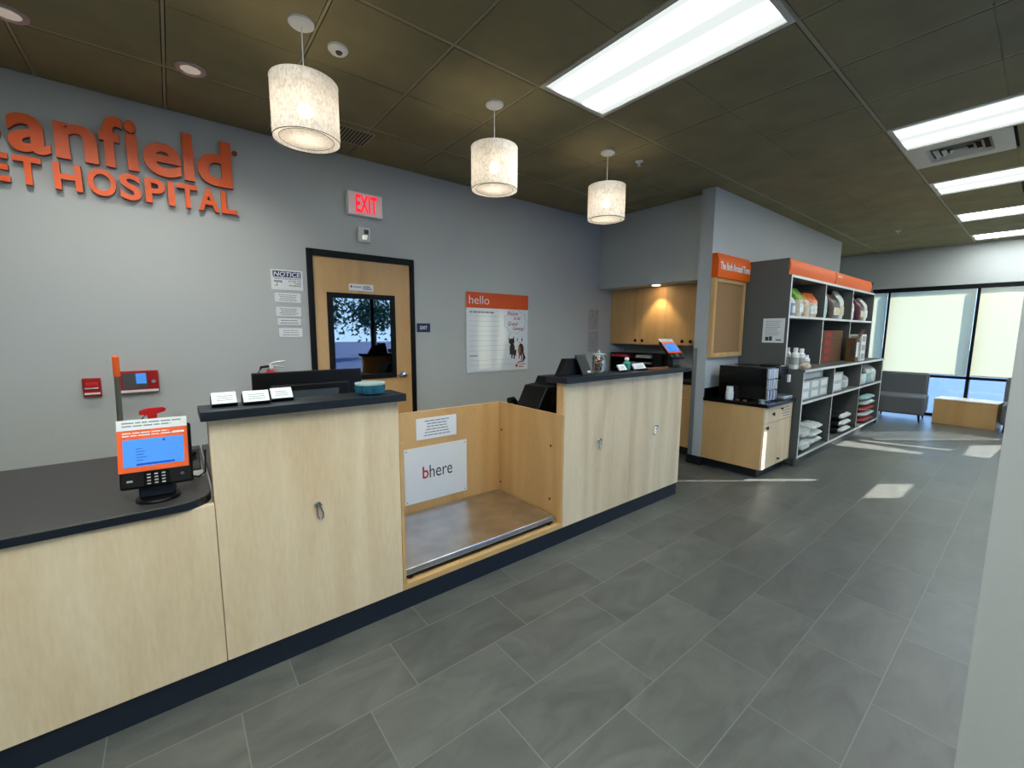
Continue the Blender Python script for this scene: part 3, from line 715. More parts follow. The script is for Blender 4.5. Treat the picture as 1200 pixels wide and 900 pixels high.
blob(m, .19, -.10, .045, .035, 0); blob(m, .20, -.19, .04, .075, 0); m.add([(.145, -.08, .0034), (.165, -.085, .0034), (.145, -.035, .0034)], [(0, 1, 2)]); m.add([(.20, -.08, .0034), (.23, -.09, .0034), (.225, -.03, .0034)], [(0, 1, 2)])
for x, e in ((.165, -.255), (.19, -.30), (.225, -.31), (.245, -.27)): m.add([(x, -.2, .0034), (x+.02, -.2, .0034), (x+.014, e, .0034), (x-.004, e, .0034)], [(0, 1, 2, 3)])
m.build('dog_drawing', 'fur_dark', t)
m = MB(); m.M = M0
blob(m, .315, -.11, .04, .035, 1); blob(m, .335, -.20, .045, .075, 0, .0034); blob(m, .315, -.20, .018, .045, 2, .0036); m.add([(.27, -.09, .0036), (.29, -.10, .0036), (.275, -.05, .0036)], [(0, 1, 2)]); m.add([(.335, -.09, .0036), (.36, -.10, .0036), (.355, -.05, .0036)], [(0, 1, 2)])
blob(m, .305, -.115, .008, .006, 0, .0037); blob(m, .33, -.115, .008, .006, 0, .0037)
for x, e in ((.30, -.31), (.34, -.33), (.37, -.33)): m.add([(x, -.24, .0036), (x+.02, -.24, .0036), (x+.016, e, .0036), (x-.004, e, .0036)], [(0, 1, 2, 3)], 2 if x < .36 else 0)
m.tube([(.37, -.25, .004), (.40, -.30, .004), (.37, -.34, .004), (.31, -.345, .004), (.27, -.365, .004)], [.008, .009, .008, .006, .003], 6)
m.build('cat_drawing', ['fur_dark', 'paper', 'fur_tan'], t)
m = MB(); m.M = M0; m.lathe([(.017, .0031), (.017, .0036)], (.27, -.39, 0), 20); text_into(m, 'Banfield', .30, .405, -.382, -.362, .0032, .0003, bold=.01); lines(m, .30, .40, -.415, -.39, 1, .012, .0032, seed=8)
m.build('logo', 'red', t)

# orange lettering on the wall
t = thing('wall_lettering', 'large raised orange Banfield Pet Hospital lettering on the back wall', 'sign', (-.15, YW, 2.6))
def letter(ch, x0, x1, z0, z1, bold=.035):
    m = MB(); m.M = plane_M((0, YW-.012, 0), (1, 0, 0), (0, 0, 1)); text_into(m, ch, x0, x1, z0, z1, 0, .028, bold=bold)
    # side faces darker orange: same mesh, second slot
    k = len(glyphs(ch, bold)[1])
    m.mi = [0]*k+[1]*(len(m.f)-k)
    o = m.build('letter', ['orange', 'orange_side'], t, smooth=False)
bl = 2.553
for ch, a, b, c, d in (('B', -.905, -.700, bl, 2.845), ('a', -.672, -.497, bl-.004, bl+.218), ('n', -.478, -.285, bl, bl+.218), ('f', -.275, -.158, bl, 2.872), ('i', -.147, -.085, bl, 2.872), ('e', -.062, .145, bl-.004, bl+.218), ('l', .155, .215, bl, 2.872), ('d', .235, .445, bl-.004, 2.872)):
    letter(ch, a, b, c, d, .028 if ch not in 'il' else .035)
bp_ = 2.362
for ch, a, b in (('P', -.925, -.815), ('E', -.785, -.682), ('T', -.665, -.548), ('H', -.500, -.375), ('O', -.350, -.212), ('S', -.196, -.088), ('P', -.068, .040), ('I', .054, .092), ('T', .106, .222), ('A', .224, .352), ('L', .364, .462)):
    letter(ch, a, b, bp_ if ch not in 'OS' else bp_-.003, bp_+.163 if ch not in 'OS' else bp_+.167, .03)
m = MB(); m.M = plane_M((.472, YW-.012, 2.815), (1, 0, 0), (0, 0, 1)); m.lathe([(.018, 0), (.018, .012)], (0, 0, 0), 20)
m.build('registered_mark', 'orange_side', t)

# fire alarm boxes
t = thing('pull_station', 'small dark red fire alarm box, left of the two on the back wall', 'fire alarm', (-.44, YW, 1.107))
B(-.485, -.396, YW-.035, YW, 1.045, 1.168).build('housing', 'red', t, bevel=.004)
B(-.478, -.403, YW-.042, YW-.034, 1.06, 1.072).build('marking', 'paper', t); B(-.475, -.41, YW-.040, YW-.034, 1.098, 1.106).build('marking', 'paper', t); B(-.47, -.41, YW-.048, YW-.034, 1.112, 1.140).build('handle', 'red_bright', t, bevel=.003)
t = thing('alarm_panel', 'wide red alarm control box with a small display on the back wall', 'fire alarm', (-.2, YW, 1.13))
B(-.306, -.094, YW-.05, YW, 1.056, 1.206).build('housing', 'red', t, bevel=.004)
B(-.300, -.098, YW-.054, YW-.048, 1.058, 1.075).build('label_strip', 'paper', t)
B(-.285, -.155, YW-.053, YW-.049, 1.085, 1.190).build('window_panel', 'dark_grey', t)
B(-.215, -.160, YW-.056, YW-.052, 1.118, 1.190).build('display', 'screen_blue', t)
m = MB(); m.M = plane_M((-.122, YW-.05, 1.13), (1, 0, 0), (0, 0, 1)); m.lathe([(.012, 0), (.012, .01)], (0, 0, 0), 18); m.build('key_lock', 'aluminium', t)

# sheets on the wall by the alcove
for k, (a, b, c, d) in enumerate([(4.52, 4.735, 1.520, 1.800), (4.52, 4.735, 1.215, 1.505)]):
    t, M0, w_, h_ = sign_plate(['upper of two pale patterned sheets on the back wall by the alcove', 'lower of two pale patterned sheets on the back wall by the alcove'][k], a, b, c, d, 'paper_grey', th=.002, name='paper_sheet', cat='paper', bev=0)
    t['group'] = 'sheets pinned by the alcove'
    m = MB(); m.M = M0; rg = random.Random(k)
    for _ in range(22):
        u, v = rg.uniform(-w_*.85, w_*.75), rg.uniform(-h_*.9, h_*.85); m.box(u, u+rg.uniform(.012, .035), v, v+rg.uniform(.008, .016), .0021, .0026)
    m.build('print', 'ink_soft', t)

# ------------------------------------------------------------------ alcove
t = thing('wall_cabinet', 'row of maple wall cabinets with round black knobs in the alcove', 'cabinet', (5.0, 3.2, 1.33))
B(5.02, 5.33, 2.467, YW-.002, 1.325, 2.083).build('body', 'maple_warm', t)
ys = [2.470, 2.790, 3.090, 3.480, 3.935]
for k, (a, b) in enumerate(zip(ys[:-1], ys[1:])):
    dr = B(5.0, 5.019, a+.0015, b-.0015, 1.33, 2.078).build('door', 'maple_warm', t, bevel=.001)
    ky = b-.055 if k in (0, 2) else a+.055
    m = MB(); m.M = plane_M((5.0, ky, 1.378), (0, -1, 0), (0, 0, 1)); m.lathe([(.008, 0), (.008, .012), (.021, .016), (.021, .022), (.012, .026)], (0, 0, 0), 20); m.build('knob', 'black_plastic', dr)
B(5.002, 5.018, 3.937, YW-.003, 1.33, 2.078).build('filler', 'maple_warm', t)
t = thing('base_cabinet', 'maple base cabinet with drawers under the alcove worktop', 'cabinet', (4.78, 3.2, 0))
B(4.80, 5.32, 2.467, YW-.002, .10, .868).build('body', 'maple_warm', t)
for k, (a, b) in enumerate([(2.47, 2.93), (2.93, 3.44), (3.44, 3.97)]):
    dw = B(4.782, 4.799, a+.002, b-.002, .715, .862).build('drawer', 'maple_warm', t, bevel=.001)
    m = MB(); m.M = plane_M((4.782, (a+b)/2, .79), (0, -1, 0), (0, 0, 1)); m.lathe([(.008, 0), (.008, .012), (.021, .016), (.021, .022), (.012, .026)], (0, 0, 0), 20); m.build('knob', 'black_plastic', dw)
    dr = B(4.782, 4.799, a+.002, b-.002, .105, .708).build('door', 'maple_warm', t, bevel=.001)
    m = MB(); m.M = plane_M((4.782, b-.06, .64), (0, -1, 0), (0, 0, 1)); m.lathe([(.008, 0), (.008, .012), (.021, .016), (.021, .022), (.012, .026)], (0, 0, 0), 20); m.build('knob', 'black_plastic', dr)
B(4.84, 5.3, 2.467, YW-.002, 0, .10).build('toe_kick', 'black_base', t)
t = thing('countertop', 'black worktop in the alcove under the wall cabinets', 'worktop', (5.0, 3.2, .87))
B(4.765, 5.325, 2.467, YW-.002, .870, .905).build('top', 'black_frame', t, bevel=.002)
B(5.310, 5.328, 2.467, YW-.002, .905, 1.0).build('backsplash', 'black_frame', t)
# can light in the soffit
t = thing('downlight', 'small lit downlight in the underside of the alcove soffit', 'ceiling light', (4.87, 3.17, 2.085))
MB().lathe([(.05, 0), (.062, -.003), (.062, .0)], (4.87, 3.17, 2.085), 32).build('trim_ring', 'white', t)
MB().lathe([(.05, -.001), (.001, -.002)], (4.87, 3.17, 2.084), 24).build('lens', mat('can_lens_hot', (255, 230, 190), emit=(255, 225, 180), es=12), t)
l = bpy.data.lights.new('alcove_beam', 'SPOT'); l.energy = 8; l.spot_size = R(88); l.spot_blend = .6; l.color = (1, .78, .48); l.shadow_soft_size = .015
lo = bpy.data.objects.new('alcove_beam', l); COL.objects.link(lo); lo.parent = t; lo.location = (0, 0, -.012)
# organiser on alcove worktop
t = thing('desk_organizer', 'black stacked tray organizer on the alcove worktop', 'organizer', (5.1, 3.5, .905))
ox0, ox1, oy0, oy1 = 4.96, 5.26, 3.10, 3.92
m = MB(); 
for z in (.907, .985, 1.065, 1.145, 1.20): m.box(ox0, ox1, oy0, oy1, z-.004, z)
for y in (oy0, 3.24, 3.50, oy1-.006): m.box(ox0, ox1, y, y+.006, .907, 1.2)
m.box(ox1-.006, ox1, oy0, oy1, .907, 1.2); m.box(ox0-.002, ox0+.02, oy0-.0, 3.24, .907, 1.2)
m.build('tray_rack', 'black_plastic', t)
tag(B(4.945, 5.2, 3.62, 3.90, 1.147, 1.180).build('red_folder', mat('folder_red', (190, 44, 60), rough=.5)), 'red folder on the top tray of the alcove organizer', 'folder')
tag(B(4.95, 5.2, 3.27, 3.49, 1.147, 1.185).build('paper_stack', 'paper_grey'), 'grey paper stack on the top tray of the alcove organizer', 'paper')
tag(B(4.95, 5.2, 3.27, 3.60, 1.067, 1.082).build('paper_stack', 'paper_grey'), 'thin paper sheaf on the second tray of the alcove organizer', 'paper')
tag(B(4.95, 5.2, 3.27, 3.48, .987, 1.000).build('paper_stack', 'paper_grey'), 'thin paper sheaf on the third tray of the alcove organizer', 'paper')
t = thing('wall_switch', 'small white switch plate under the wall cabinets in the alcove', 'switch', (5.325, 2.62, 1.22))
B(5.322, 5.329, 2.56, 2.70, 1.19, 1.28).build('plate', 'paper_grey', t, bevel=.002); B(5.317, 5.322, 2.61, 2.65, 1.21, 1.26).build('rocker', 'white', t)

# baseboards and metal corner guard
m = MB(); m.box(4.559, 4.571, 2.310, 2.477, 0, .098); m.box(4.571, 4.618, 2.309, 2.3183, 0, .098)
struct(m.build('baseboard_partition', 'black_base'))
t = thing('corner_guard', 'metal corner guard on the end of the partition wall beside the alcove', 'corner guard', (4.571, 2.465, 0))
m = MB(); m.box(4.5675, 4.5705, 2.418, 2.468, .098, 1.316); m.box(4.5675, 4.62, 2.4655, 2.468, .098, 1.316); m.build('guard', mat('guard_metal', (138, 142, 140), rough=.4, metal=.3), t)
struct(B(FX-.012, FX-.001, 3.3, YW, 0, .1).build('baseboard_far', 'black_base'))

# ------------------------------------------------------------------ coffee corner
t = thing('coffee_cabinet', 'short maple cabinet with a drawer and doors at the end of the partition wall', 'cabinet', (4.93, 2.0, 0))
B(4.571, 5.295, 1.700, 2.317, .10, .745).build('body', 'maple_warm', t, bevel=.001)
B(4.62, 5.295, 1.745, 2.317, 0, .10).build('toe_kick', 'black_base', t)
def knobY(parent, x, y, z, r=.019):
    m = MB(); m.M = plane_M((x, y, z), (1, 0, 0), (0, 0, 1)); m.lathe([(.007, 0), (.007, .010), (r, .014), (r, .019), (r*.6, .022)], (0, 0, 0), 20); m.build('knob', 'black_plastic', parent)
dw = B(4.573, 4.935, 1.681, 1.699, .580, .742).build('drawer', 'maple', t, bevel=.001); knobY(dw, 4.755, 1.681, .665)
dr = B(4.573, 4.935, 1.681, 1.699, .103, .575).build('door', 'maple', t, bevel=.001); knobY(dr, 4.625, 1.681, .535)
dw = B(4.940, 5.292, 1.681, 1.699, .580, .742).build('drawer', 'maple', t, bevel=.001); knobY(dw, 4.97, 1.681, .70, .011)
m = MB(); m.M = plane_M((5.12, 1.681, .655), (1, 0, 0), (0, 0, 1)); lines(m, -.12, .12, -.06, .06, 4, .01, .0005, True, 3); m.build('printed_note', 'ink_soft', dw)
dr = B(4.940, 5.292, 1.681, 1.699, .103, .575).build('door', 'maple', t, bevel=.001); knobY(dr, 4.965, 1.681, .16, .010)
t = thing('countertop', 'black worktop with backsplash under the coffee machine', 'worktop', (4.93, 2.0, .745))
B(4.555, 5.300, 1.655, 2.316, .746, .783).build('top', 'black_gloss', t, bevel=.002)
B(4.573, 5.300, 2.298, 2.317, .784, .880).build('backsplash', 'black_gloss', t, bevel=.001)
CT = .783
t = thing('capsule_dispenser', 'large black coffee capsule box with three rows of chrome slots', 'coffee dispenser', (4.78, 1.98, CT))
B(4.69, 4.93, 1.735, 2.22, CT, 1.135).build('body', 'black_gloss', t, bevel=.006)
for c in range(3):
    for r in range(3):
        z0 = CT+.018+r*.112; x0 = 4.688+c*.079
        mm = MB(); mm.M = Matrix.Translation((x0+.038, 1.733, z0)); mm.lathe([(.030, 0), (.030, .098)], seg=20); mm.build('capsule_column', 'chrome', t)
t = thing('coffee_machine', 'black single-cup coffee brewer with a silver drip tray', 'coffee machine', (5.08, 1.95, CT))
B(4.99, 5.22, 1.93, 2.20, CT, 1.14).build('body', 'black_gloss', t, bevel=.01)
B(4.99, 5.22, 1.72, 1.935, 1.00, 1.15).build('brew_head', 'black_gloss', t, bevel=.015)
B(4.985, 5.225, 1.665, 1.93, CT+.002, CT+.04).build('drip_tray', 'aluminium', t, bevel=.008)
B(4.95, 4.985, 1.78, 1.95, CT+.0, 1.04).build('side_column', 'chrome', t, bevel=.006)
B(5.19, 5.23, 1.70, 1.72, .96, 1.04).build('tag', 'paper', t)
tag(MB().lathe([(.037, 0), (.041, .03), (.037, .031), (.041, .05), (.037, .051), (.041, .075), (.036, .076), (.032, .135), (.030, .137)], (4.636, 2.07, CT), 28).build('paper_cup_stack', 'white'), 'upturned stack of white paper cups beside the coffee capsule box', 'paper cups')
tag(MB().lathe([(.028, 0), (.03, .032), (.024, .034), (.023, .02)], (4.62, 1.74, CT), 24).build('sweetener_pot', 'aluminium'), 'little metal pot at the front left corner of the coffee worktop', 'pot')
tag(MB().lathe([(.02, 0), (.02, .012), (.008, .016)], (4.61, 1.90, CT), 20).build('coffee_capsule', 'brown_wood'), 'small brown coffee capsule on the coffee worktop beside the capsule box', 'capsule', 'loose coffee capsules')
tag(MB().lathe([(.02, 0), (.02, .012), (.008, .016)], (4.615, 1.98, CT), 20).build('coffee_capsule', 'brown_wood'), 'small brown coffee capsule near the paper cups', 'capsule', 'loose coffee capsules')

# cork board
t = thing('notice_board', 'empty cork notice board with an orange header above the coffee corner', 'notice board', (4.95, 2.31, 1.65))
a0, a1, b0, b1 = 4.580, 5.325, 1.215, 2.085
m = MB(); fw = .05
m.box(a0, a0+fw, 2.270, 2.317, b0, b1); m.box(a1-fw, a1, 2.270, 2.317, b0, b1); m.box(a0+fw, a1-fw, 2.270, 2.317, b0, b0+fw); m.box(a0+fw, a1-fw, 2.270, 2.317, b1-fw, b1)
m.build('frame', 'maple_warm', t, bevel=.004)
B(a0+fw, a1-fw, 2.290, 2.316, b0+fw, b1-fw).build('cork_panel', 'cork', t)
mat('orange_top', (214, 120, 60), rough=.4)
hd = MB().prism([(2.245, 2.075), (2.317, 2.075), (2.317, 2.33), (2.262, 2.33), (2.240, 2.26)], 0, 4.572, 5.35).build('header', 'orange_header', t, bevel=.002)
m = MB(); m.M = plane_M((4.96, 2.2395, 2.185), (1, 0, 0), (0, 0, 1)); text_into(m, 'The Bark Around Town', -.35, .36, -.025, .055, .002, .002, bold=.02); m.build('heading', 'white', hd)

# ------------------------------------------------------------------ bookcase
X0, X1 = 5.353, 8.95; LF, UF, BK = 1.62, 1.812, 2.317
t = thing('display_bookcase', 'long grey bookcase of pet food with orange headers along the partition wall', 'bookcase', ((X0+X1)/2, 1.95, 0))
G = ['bookcase_grey', 'white_edge']
for x in (X0, X1-.03):
    MB().prism([(LF, .02), (BK, .02), (BK, 2.306), (1.845, 2.306), (1.845, 2.125), (UF, 2.125), (UF, 1.09), (LF, 1.06)], 0, x, x+.03).build('side_panel', G, t)
    m = MB(); m.box(x-.0005, x+.0305, LF-.002, LF, .09, 1.06); m.box(x-.0005, x+.0305, UF-.002, UF, 1.09, 2.125); m.build('edge_strip', 'white_edge', t)
B(X0+.03, X1-.03, BK-.012, BK, .09, 2.12).build('back_panel', 'bookcase_grey', t)
for z, yf in ((.092, LF), (.700, LF), (1.655, UF), (2.100, UF)):
    B(X0+.03, X1-.03, yf, BK-.012, z, z+.028, 1).build('shelf', G, t)
B(X0+.002, X1+.02, LF-.012, BK-.012, 1.060, 1.090, 1).build('middle_ledge', G, t, bevel=.002)
for x in (6.45, 7.69):
    B(x-.012, x+.012, LF, BK-.012, .12, .700, 1).build('divider', G, t); B(x-.012, x+.012, LF, BK-.012, .728, 1.060, 1).build('divider', G, t)
for x in (6.54, 7.75):
    B(x-.012, x+.012, UF, BK-.012, 1.09, 1.655, 1).build('divider', G, t); B(x-.012, x+.012, UF, BK-.012, 1.683, 2.100, 1).build('divider', G, t)
B(X0+.0, X1-.03, LF+.03, LF+.05, 0, .092).build('plinth', 'dark_grey', t)
for a, b in ((X0+.002, 6.945), (6.975, 8.80)):
    MB().prism([(1.845, 2.140), (1.832, 2.18), (1.828, 2.22), (1.832, 2.26), (1.845, 2.300), (1.865, 2.300), (1.865, 2.140)], 0, a, b).build('header', 'orange_header', t)
m = MB(); m.M = plane_M((7.12, 1.8275, 2.24), (1, 0, 0), (0, 0, 1)); m.box(-.1, .08, -.012, .016, 0, .002); m.build('header_print', 'bag_cream', t)
t = thing('paper_sheet', 'white printed sheet taped to the grey side of the bookcase', 'paper', (X0, 1.95, 1.515))
M0 = plane_M((X0-.0015, 1.952, 1.515), (0, -1, 0), (0, 0, 1))
m = MB(); m.M = M0; m.box(-.113, .113, -.137, .137, 0, .001); m.build('sheet', 'paper', t)
m = MB(); m.M = M0; lines(m, -.085, .085, -.06, .115, 8, .006, .0012, seed=6); m.build('print', 'ink_soft', t)
m = MB(); m.M = M0; m.box(-.08, -.045, -.115, -.07, .0011, .0016); m.box(-.04, -.008, -.115, -.065, .0011, .0016); m.box(.03, .085, -.112, -.10, .0011, .0016); m.build('emblem', 'ink', t)

# bags and boxes ------------------------------------------------
def pillow(w_, d_, h_, pinch_top=True, seed=0, lying=False):
    """a filled bag: rounded body, crimped flat at its top (standing) or at both ends (lying, length along y)"""
    rg = random.Random(seed); nu, nv = 20, 12; V = []; F = []
    for j in range(nv+1):
        s = j/nv
        for i in range(nu):
            a = 2*math.pi*i/nu; ca, sa = math.cos(a), math.sin(a)
            e = .55; px = math.copysign(abs(ca)**e, ca); py = math.copysign(abs(sa)**e, sa)
            if lying:
                k = max(.30, (1-(abs(2*s-1))**5)**.6)
                wx = (w_/2)*(1-.10*(abs(2*s-1))**6); V.append((px*wx, -d_/2+d_*s+rg.uniform(-.004, .004), h_/2+py*(h_/2)*k*(1+rg.uniform(-.05, .05))))
            else:
                k = 1 if s < .62 else max(.06, 1-((s-.62)/.38)**1.6)
                b = .90+.10*min(1, s/.15); lean = .25*d_*max(0, s-.6)
                V.append((px*(w_/2)*b*(1-.06*max(0, s-.6))+rg.uniform(-.004, .004), lean+py*(d_/2)*k*b, h_*s))
    for j in range(nv):
        for i in range(nu):
            i2 = (i+1) % nu; F.append((j*nu+i, j*nu+i2, (j+1)*nu+i2, (j+1)*nu+i))
    F.append(tuple(range(nu-1, -1, -1))); F.append(tuple(nv*nu+i for i in range(nu)))
    return V, F
def bag(label, x, y, z, w_, d_, h_, body, top=None, rz=0, seed=0, lying=False, panel=None, group=None, cat='bag of pet food', split=.62):
    t = thing('pet_food_bag', label, cat, (x, y, z), rz, group)
    V, F = pillow(w_, d_, h_, seed=seed, lying=lying)
    m = MB(); m.add(V, F)
    ax = 1 if lying else 2
    if top:
        lim = (-d_/2+d_*split if lying else h_*split)
        lo_, hi_ = MB(), MB()
        for f in F:
            c = sum(V[i][ax] for i in f)/len(f)
            isb = (c > lim) if lying else (c < lim)
            (lo_ if isb else hi_).f.append(list(f))
        for q, nm, mt in ((lo_, 'body', body), (hi_, 'top' if not lying else 'end_panel', top)):
            used = sorted({i for f in q.f for i in f}); ix = {v: k for k, v in enumerate(used)}; q.v = [V[i] for i in used]; q.f = [[ix[i] for i in f] for f in q.f]; q.mi = [0]*len(q.f); ob = q.build(nm, mt, t, local=True)
    else: m.build('body', body, t, local=True)
    if panel:
        m = MB()
        if lying: m.box(-w_*.30, w_*.30, -d_/2-.004, -d_/2+.004, h_*.25, h_*.7)
        else: m.box(-w_*.32, w_*.32, -d_/2-.004, -d_/2+.004, h_*.15, h_*.45)
        m.build('label_panel', panel, t, local=True, bevel=.001)
    return t
SHZ = 1.684
G1 = 'bags on the top shelf of the bookcase'
bag('white and blue pet food bag, first on the top shelf at the left', 5.52, 1.95, SHZ, .15, .14, .27, 'bag_white', 'bag_blue', seed=1, panel='bag_navy', group=G1, split=.8)
bag('slim pale blue pet food bag, second from the left on the top shelf', 5.70, 1.95, SHZ, .13, .14, .26, 'bag_blue', 'bag_white', seed=2, group=G1, panel='paper')
bag('cream pet food bag with a bright green top on the top shelf', 5.90, 1.95, SHZ, .20, .16, .34, 'bag_cream', 'bag_green', seed=3, group=G1, panel='bag_white', split=.55)
bag('cream pet food bag with an olive top between green and orange ones', 6.10, 1.93, SHZ, .16, .15, .27, 'bag_cream', 'bag_yellow', seed=4, group=G1, split=.75)
bag('cream pet food bag with an orange top, last in the first top bay', 6.34, 1.95, SHZ, .22, .17, .31, 'bag_cream', 'bag_orange', rz=-.25, seed=5, group=G1, panel='bag_white', split=.6)
bag('tall pale teal bag leaning in the left of the middle top bay', 6.67, 1.90, SHZ, .13, .14, .38, 'bag_teal', 'bag_white', seed=6, group=G1, split=.7)
bag('large brown striped pet food bag in the middle top bay', 7.12, 1.91, SHZ, .42, .16, .33, 'bag_brown', seed=7, group=G1, panel='bag_cream')
bag('tall white pet food bag right of the brown one, middle top bay', 7.50, 1.95, SHZ, .26, .16, .40, 'bag_white', seed=8, group=G1, panel='bag_cream')
bag('slim white bag at the left of the last top bay', 7.87, 1.90, SHZ, .10, .16, .33, 'bag_white', 'bag_cream', seed=9, group=G1, split=.5)
bag('small green-grey bag beside the slim white one in the last top bay', 8.02, 2.02, SHZ, .12, .15, .24, 'bag_grey', seed=10, group=G1)
bag('maroon pet food bag in the last top bay', 8.40, 1.91, SHZ, .32, .16, .33, 'bag_maroon', seed=11, group=G1, panel='bag_cream')
bag('white pet food bag at the far right of the top shelf', 8.74, 1.95, SHZ, .24, .18, .37, 'bag_white', seed=12, group=G1, panel='paper')

MZ = 1.091
def carton(label, x, y, z, w_, d_, h_, body, end=None, cat='carton', name='carton', rz=0, group=None, flap=False):
    t = thing(name, label, cat, (x, y, z), rz, group)
    MB().box(-w_/2, w_/2, -d_/2, d_/2, 0, h_).build('box', body, t, local=True, bevel=.002)
    if end: MB().box(*((-w_*.36, w_*.36) if end != 'cardboard_red' else (-w_*.36, -w_*.06)), -d_/2-.0015, -d_/2, h_*.18, h_*.82).build('end_label', end, t, local=True); MB().box(-w_/2-.0015, -w_/2, -d_*.36, -d_*.02, h_*.2, h_*.8).build('side_label', 'ink' if end == 'paper' else end, t, local=True)
    if flap:
        m = MB(); m.add([(-w_/2, -d_/2, h_), (w_/2, -d_/2, h_), (w_/2, -d_/2-.05, h_+.12), (-w_/2, -d_/2-.05, h_+.12), (-w_/2, -d_/2+.004, h_), (w_/2, -d_/2+.004, h_), (w_/2, -d_/2-.046, h_+.122), (-w_/2, -d_/2-.046, h_+.122)], [(0, 1, 2, 3), (4, 7, 6, 5), (0, 4, 5, 1), (1, 5, 6, 2), (2, 6, 7, 3), (3, 7, 4, 0)]); m.build('flap', 'cardboard', t, local=True)
    return t
def bottle(label, x, y, z, r, h_, body='white', group=None):
    t = thing('supplement_bottle', label, 'bottle', (x, y, z), group=group)
    MB().lathe([(r*.95, 0), (r, .01), (r, h_*.72), (r*.6, h_*.80), (r*.55, h_*.82)], seg=24).build('body', body, t, local=True)
    MB().lathe([(r*.62, h_*.82), (r*.62, h_), (r*.5, h_)], seg=24).build('cap', 'white_gloss', t, local=True)
    MB().lathe([(r*1.01, h_*.2), (r*1.01, h_*.55)], seg=24, cap=False).build('label', 'paper_grey', t, local=True)
bottle('tall white bottle nearest the coffee machine on the middle ledge', 5.405, 1.73, MZ, .036, .235, group='white bottles on the middle ledge')
bottle('tall white bottle, second from the coffee machine on the middle ledge', 5.495, 1.70, MZ, .036, .225, group='white bottles on the middle ledge')
bottle('tall white bottle set behind the first two on the middle ledge', 5.47, 1.83, MZ, .036, .235, group='white bottles on the middle ledge')
bottle('short white bottle right of the tall ones on the middle ledge', 5.60, 1.68, MZ, .034, .15, group='white bottles on the middle ledge')
tag(MB().lathe([(.03, 0), (.05, .025), (.05, .045), (.03, .07), (.004, .075)], (5.405, 1.625+.0, MZ), 24).build('dog_toy_ball', 'bag_cream'), 'small cream coloured ball at the left end of the middle ledge', 'ball')
for k, (z, d) in enumerate([(0, 0), (.095, .01), (.19, 0), (.285, .015)]):
    carton(['bottom brown and red carton in the stack on the middle ledge', 'brown and red carton, second from the bottom of its stack', 'brown and red carton, third from the bottom of its stack', 'topmost brown and red carton on the middle ledge'][k], 7.08+d, 2.05, MZ+z*1.15, .88, .42, .107, 'cardboard', 'cardboard_red', group='brown and red cartons on the middle ledge')
carton('opened brown carton with a raised flap in front of the divider', 7.64, 1.74, MZ, .16, .12, .33, 'cardboard', 'paper', flap=True)
G2 = 'white cartons in the last bay of the middle ledge'
for k in range(9):
    c, r = k % 3, k//3
    carton('white product carton, %s column, %s row, last bay of the middle ledge' % (['left', 'middle', 'right'][c], ['bottom', 'second', 'top'][r]), 7.90+c*.34, 1.80+c*.08, MZ+r*.128, .24, .26, .125, 'white', 'paper_grey', group=G2)
LZ = .729
G3 = 'white can cartons on the lower shelf'
def cans(label, x, z, w_=.30, h_=.105, y=1.92): carton(label, x, y, z, w_, .50, h_, 'can_carton', 'paper', group=G3)
for c, (x, n_) in enumerate([(5.62, 2), (5.94, 2), (6.26, 2)]):
    for r in range(n_):
        cans('white can carton, %s of three, %s row, first lower bay' % (['left', 'middle', 'right'][c], ['bottom', 'middle'][r]), x, LZ+r*.107)
carton('wide white can carton lying on top of the two rows in the first lower bay', 5.98, 1.93, LZ+.215, .78, .42, .085, 'can_carton', 'paper', group=G3)
for r in range(2): cans('white can carton, %s of two beside the yellow bag, middle lower bay' % ['bottom', 'top'][r], 6.78, LZ+r*.125, .5, .122)
bag('small yellow-green bag on the lower shelf beside white cartons', 7.15, 1.80, LZ, .16, .14, .22, 'bag_yellow', 'bag_white', seed=21, group='small bags on the lower shelf', split=.5)
bag('small white bag at the right end of the middle lower bay', 7.42, 1.80, LZ, .26, .18, .19, 'bag_white', 'bag_grey', seed=22, group='small bags on the lower shelf')
for k, (x, c, s) in enumerate([(7.86, 'bag_black', 23), (8.14, 'bag_white', 24), (8.42, 'bag_teal', 25), (8.70, 'bag_white', 26)]):
    bag(['black pet food bag at the left of the last lower bay', 'white pet food bag beside the black one in the last lower bay', 'pale teal pet food bag in the last lower bay', 'white pet food bag at the far right of the lower shelf'][k], x, 1.76, LZ, .26, .20, .27, c, 'bag_white' if k != 1 else 'bag_black', seed=s, group='small bags on the lower shelf', split=.6)
BZ = .121
G4 = 'large bags on the bottom shelf'
bag('plump pale grey pet food bag nearest the camera on the bottom shelf', 5.65, 1.86, BZ, .42, .46, .15, 'bag_grey', seed=31, lying=True, group=G4, panel='bag_white')
bag('pale grey pet food bag stacked on the nearest one, bottom shelf', 5.66, 1.86, BZ+.152, .40, .44, .12, 'bag_grey', seed=32, lying=True, group=G4, panel='bag_white')
for k in range(3):
    bag('%s white and black pet food bag in the right pile of the first bottom bay' % ['bottom', 'middle', 'top'][k], 6.16+.01*k, 1.90, BZ+k*.088, .48-.04*k, .46, .086, 'bag_black' if k == 2 else 'bag_white', 'bag_white', seed=34+k, lying=True, group=G4, split=.3)
for k in range(3):
    bag('%s black and white pet food bag of the pile in the middle bottom bay' % ['bottom', 'middle', 'top'][k], 7.24, 1.86, BZ+k*.094, .46, .46, .092, 'bag_black', 'bag_white', seed=40+k, lying=True, group=G4, split=.09)
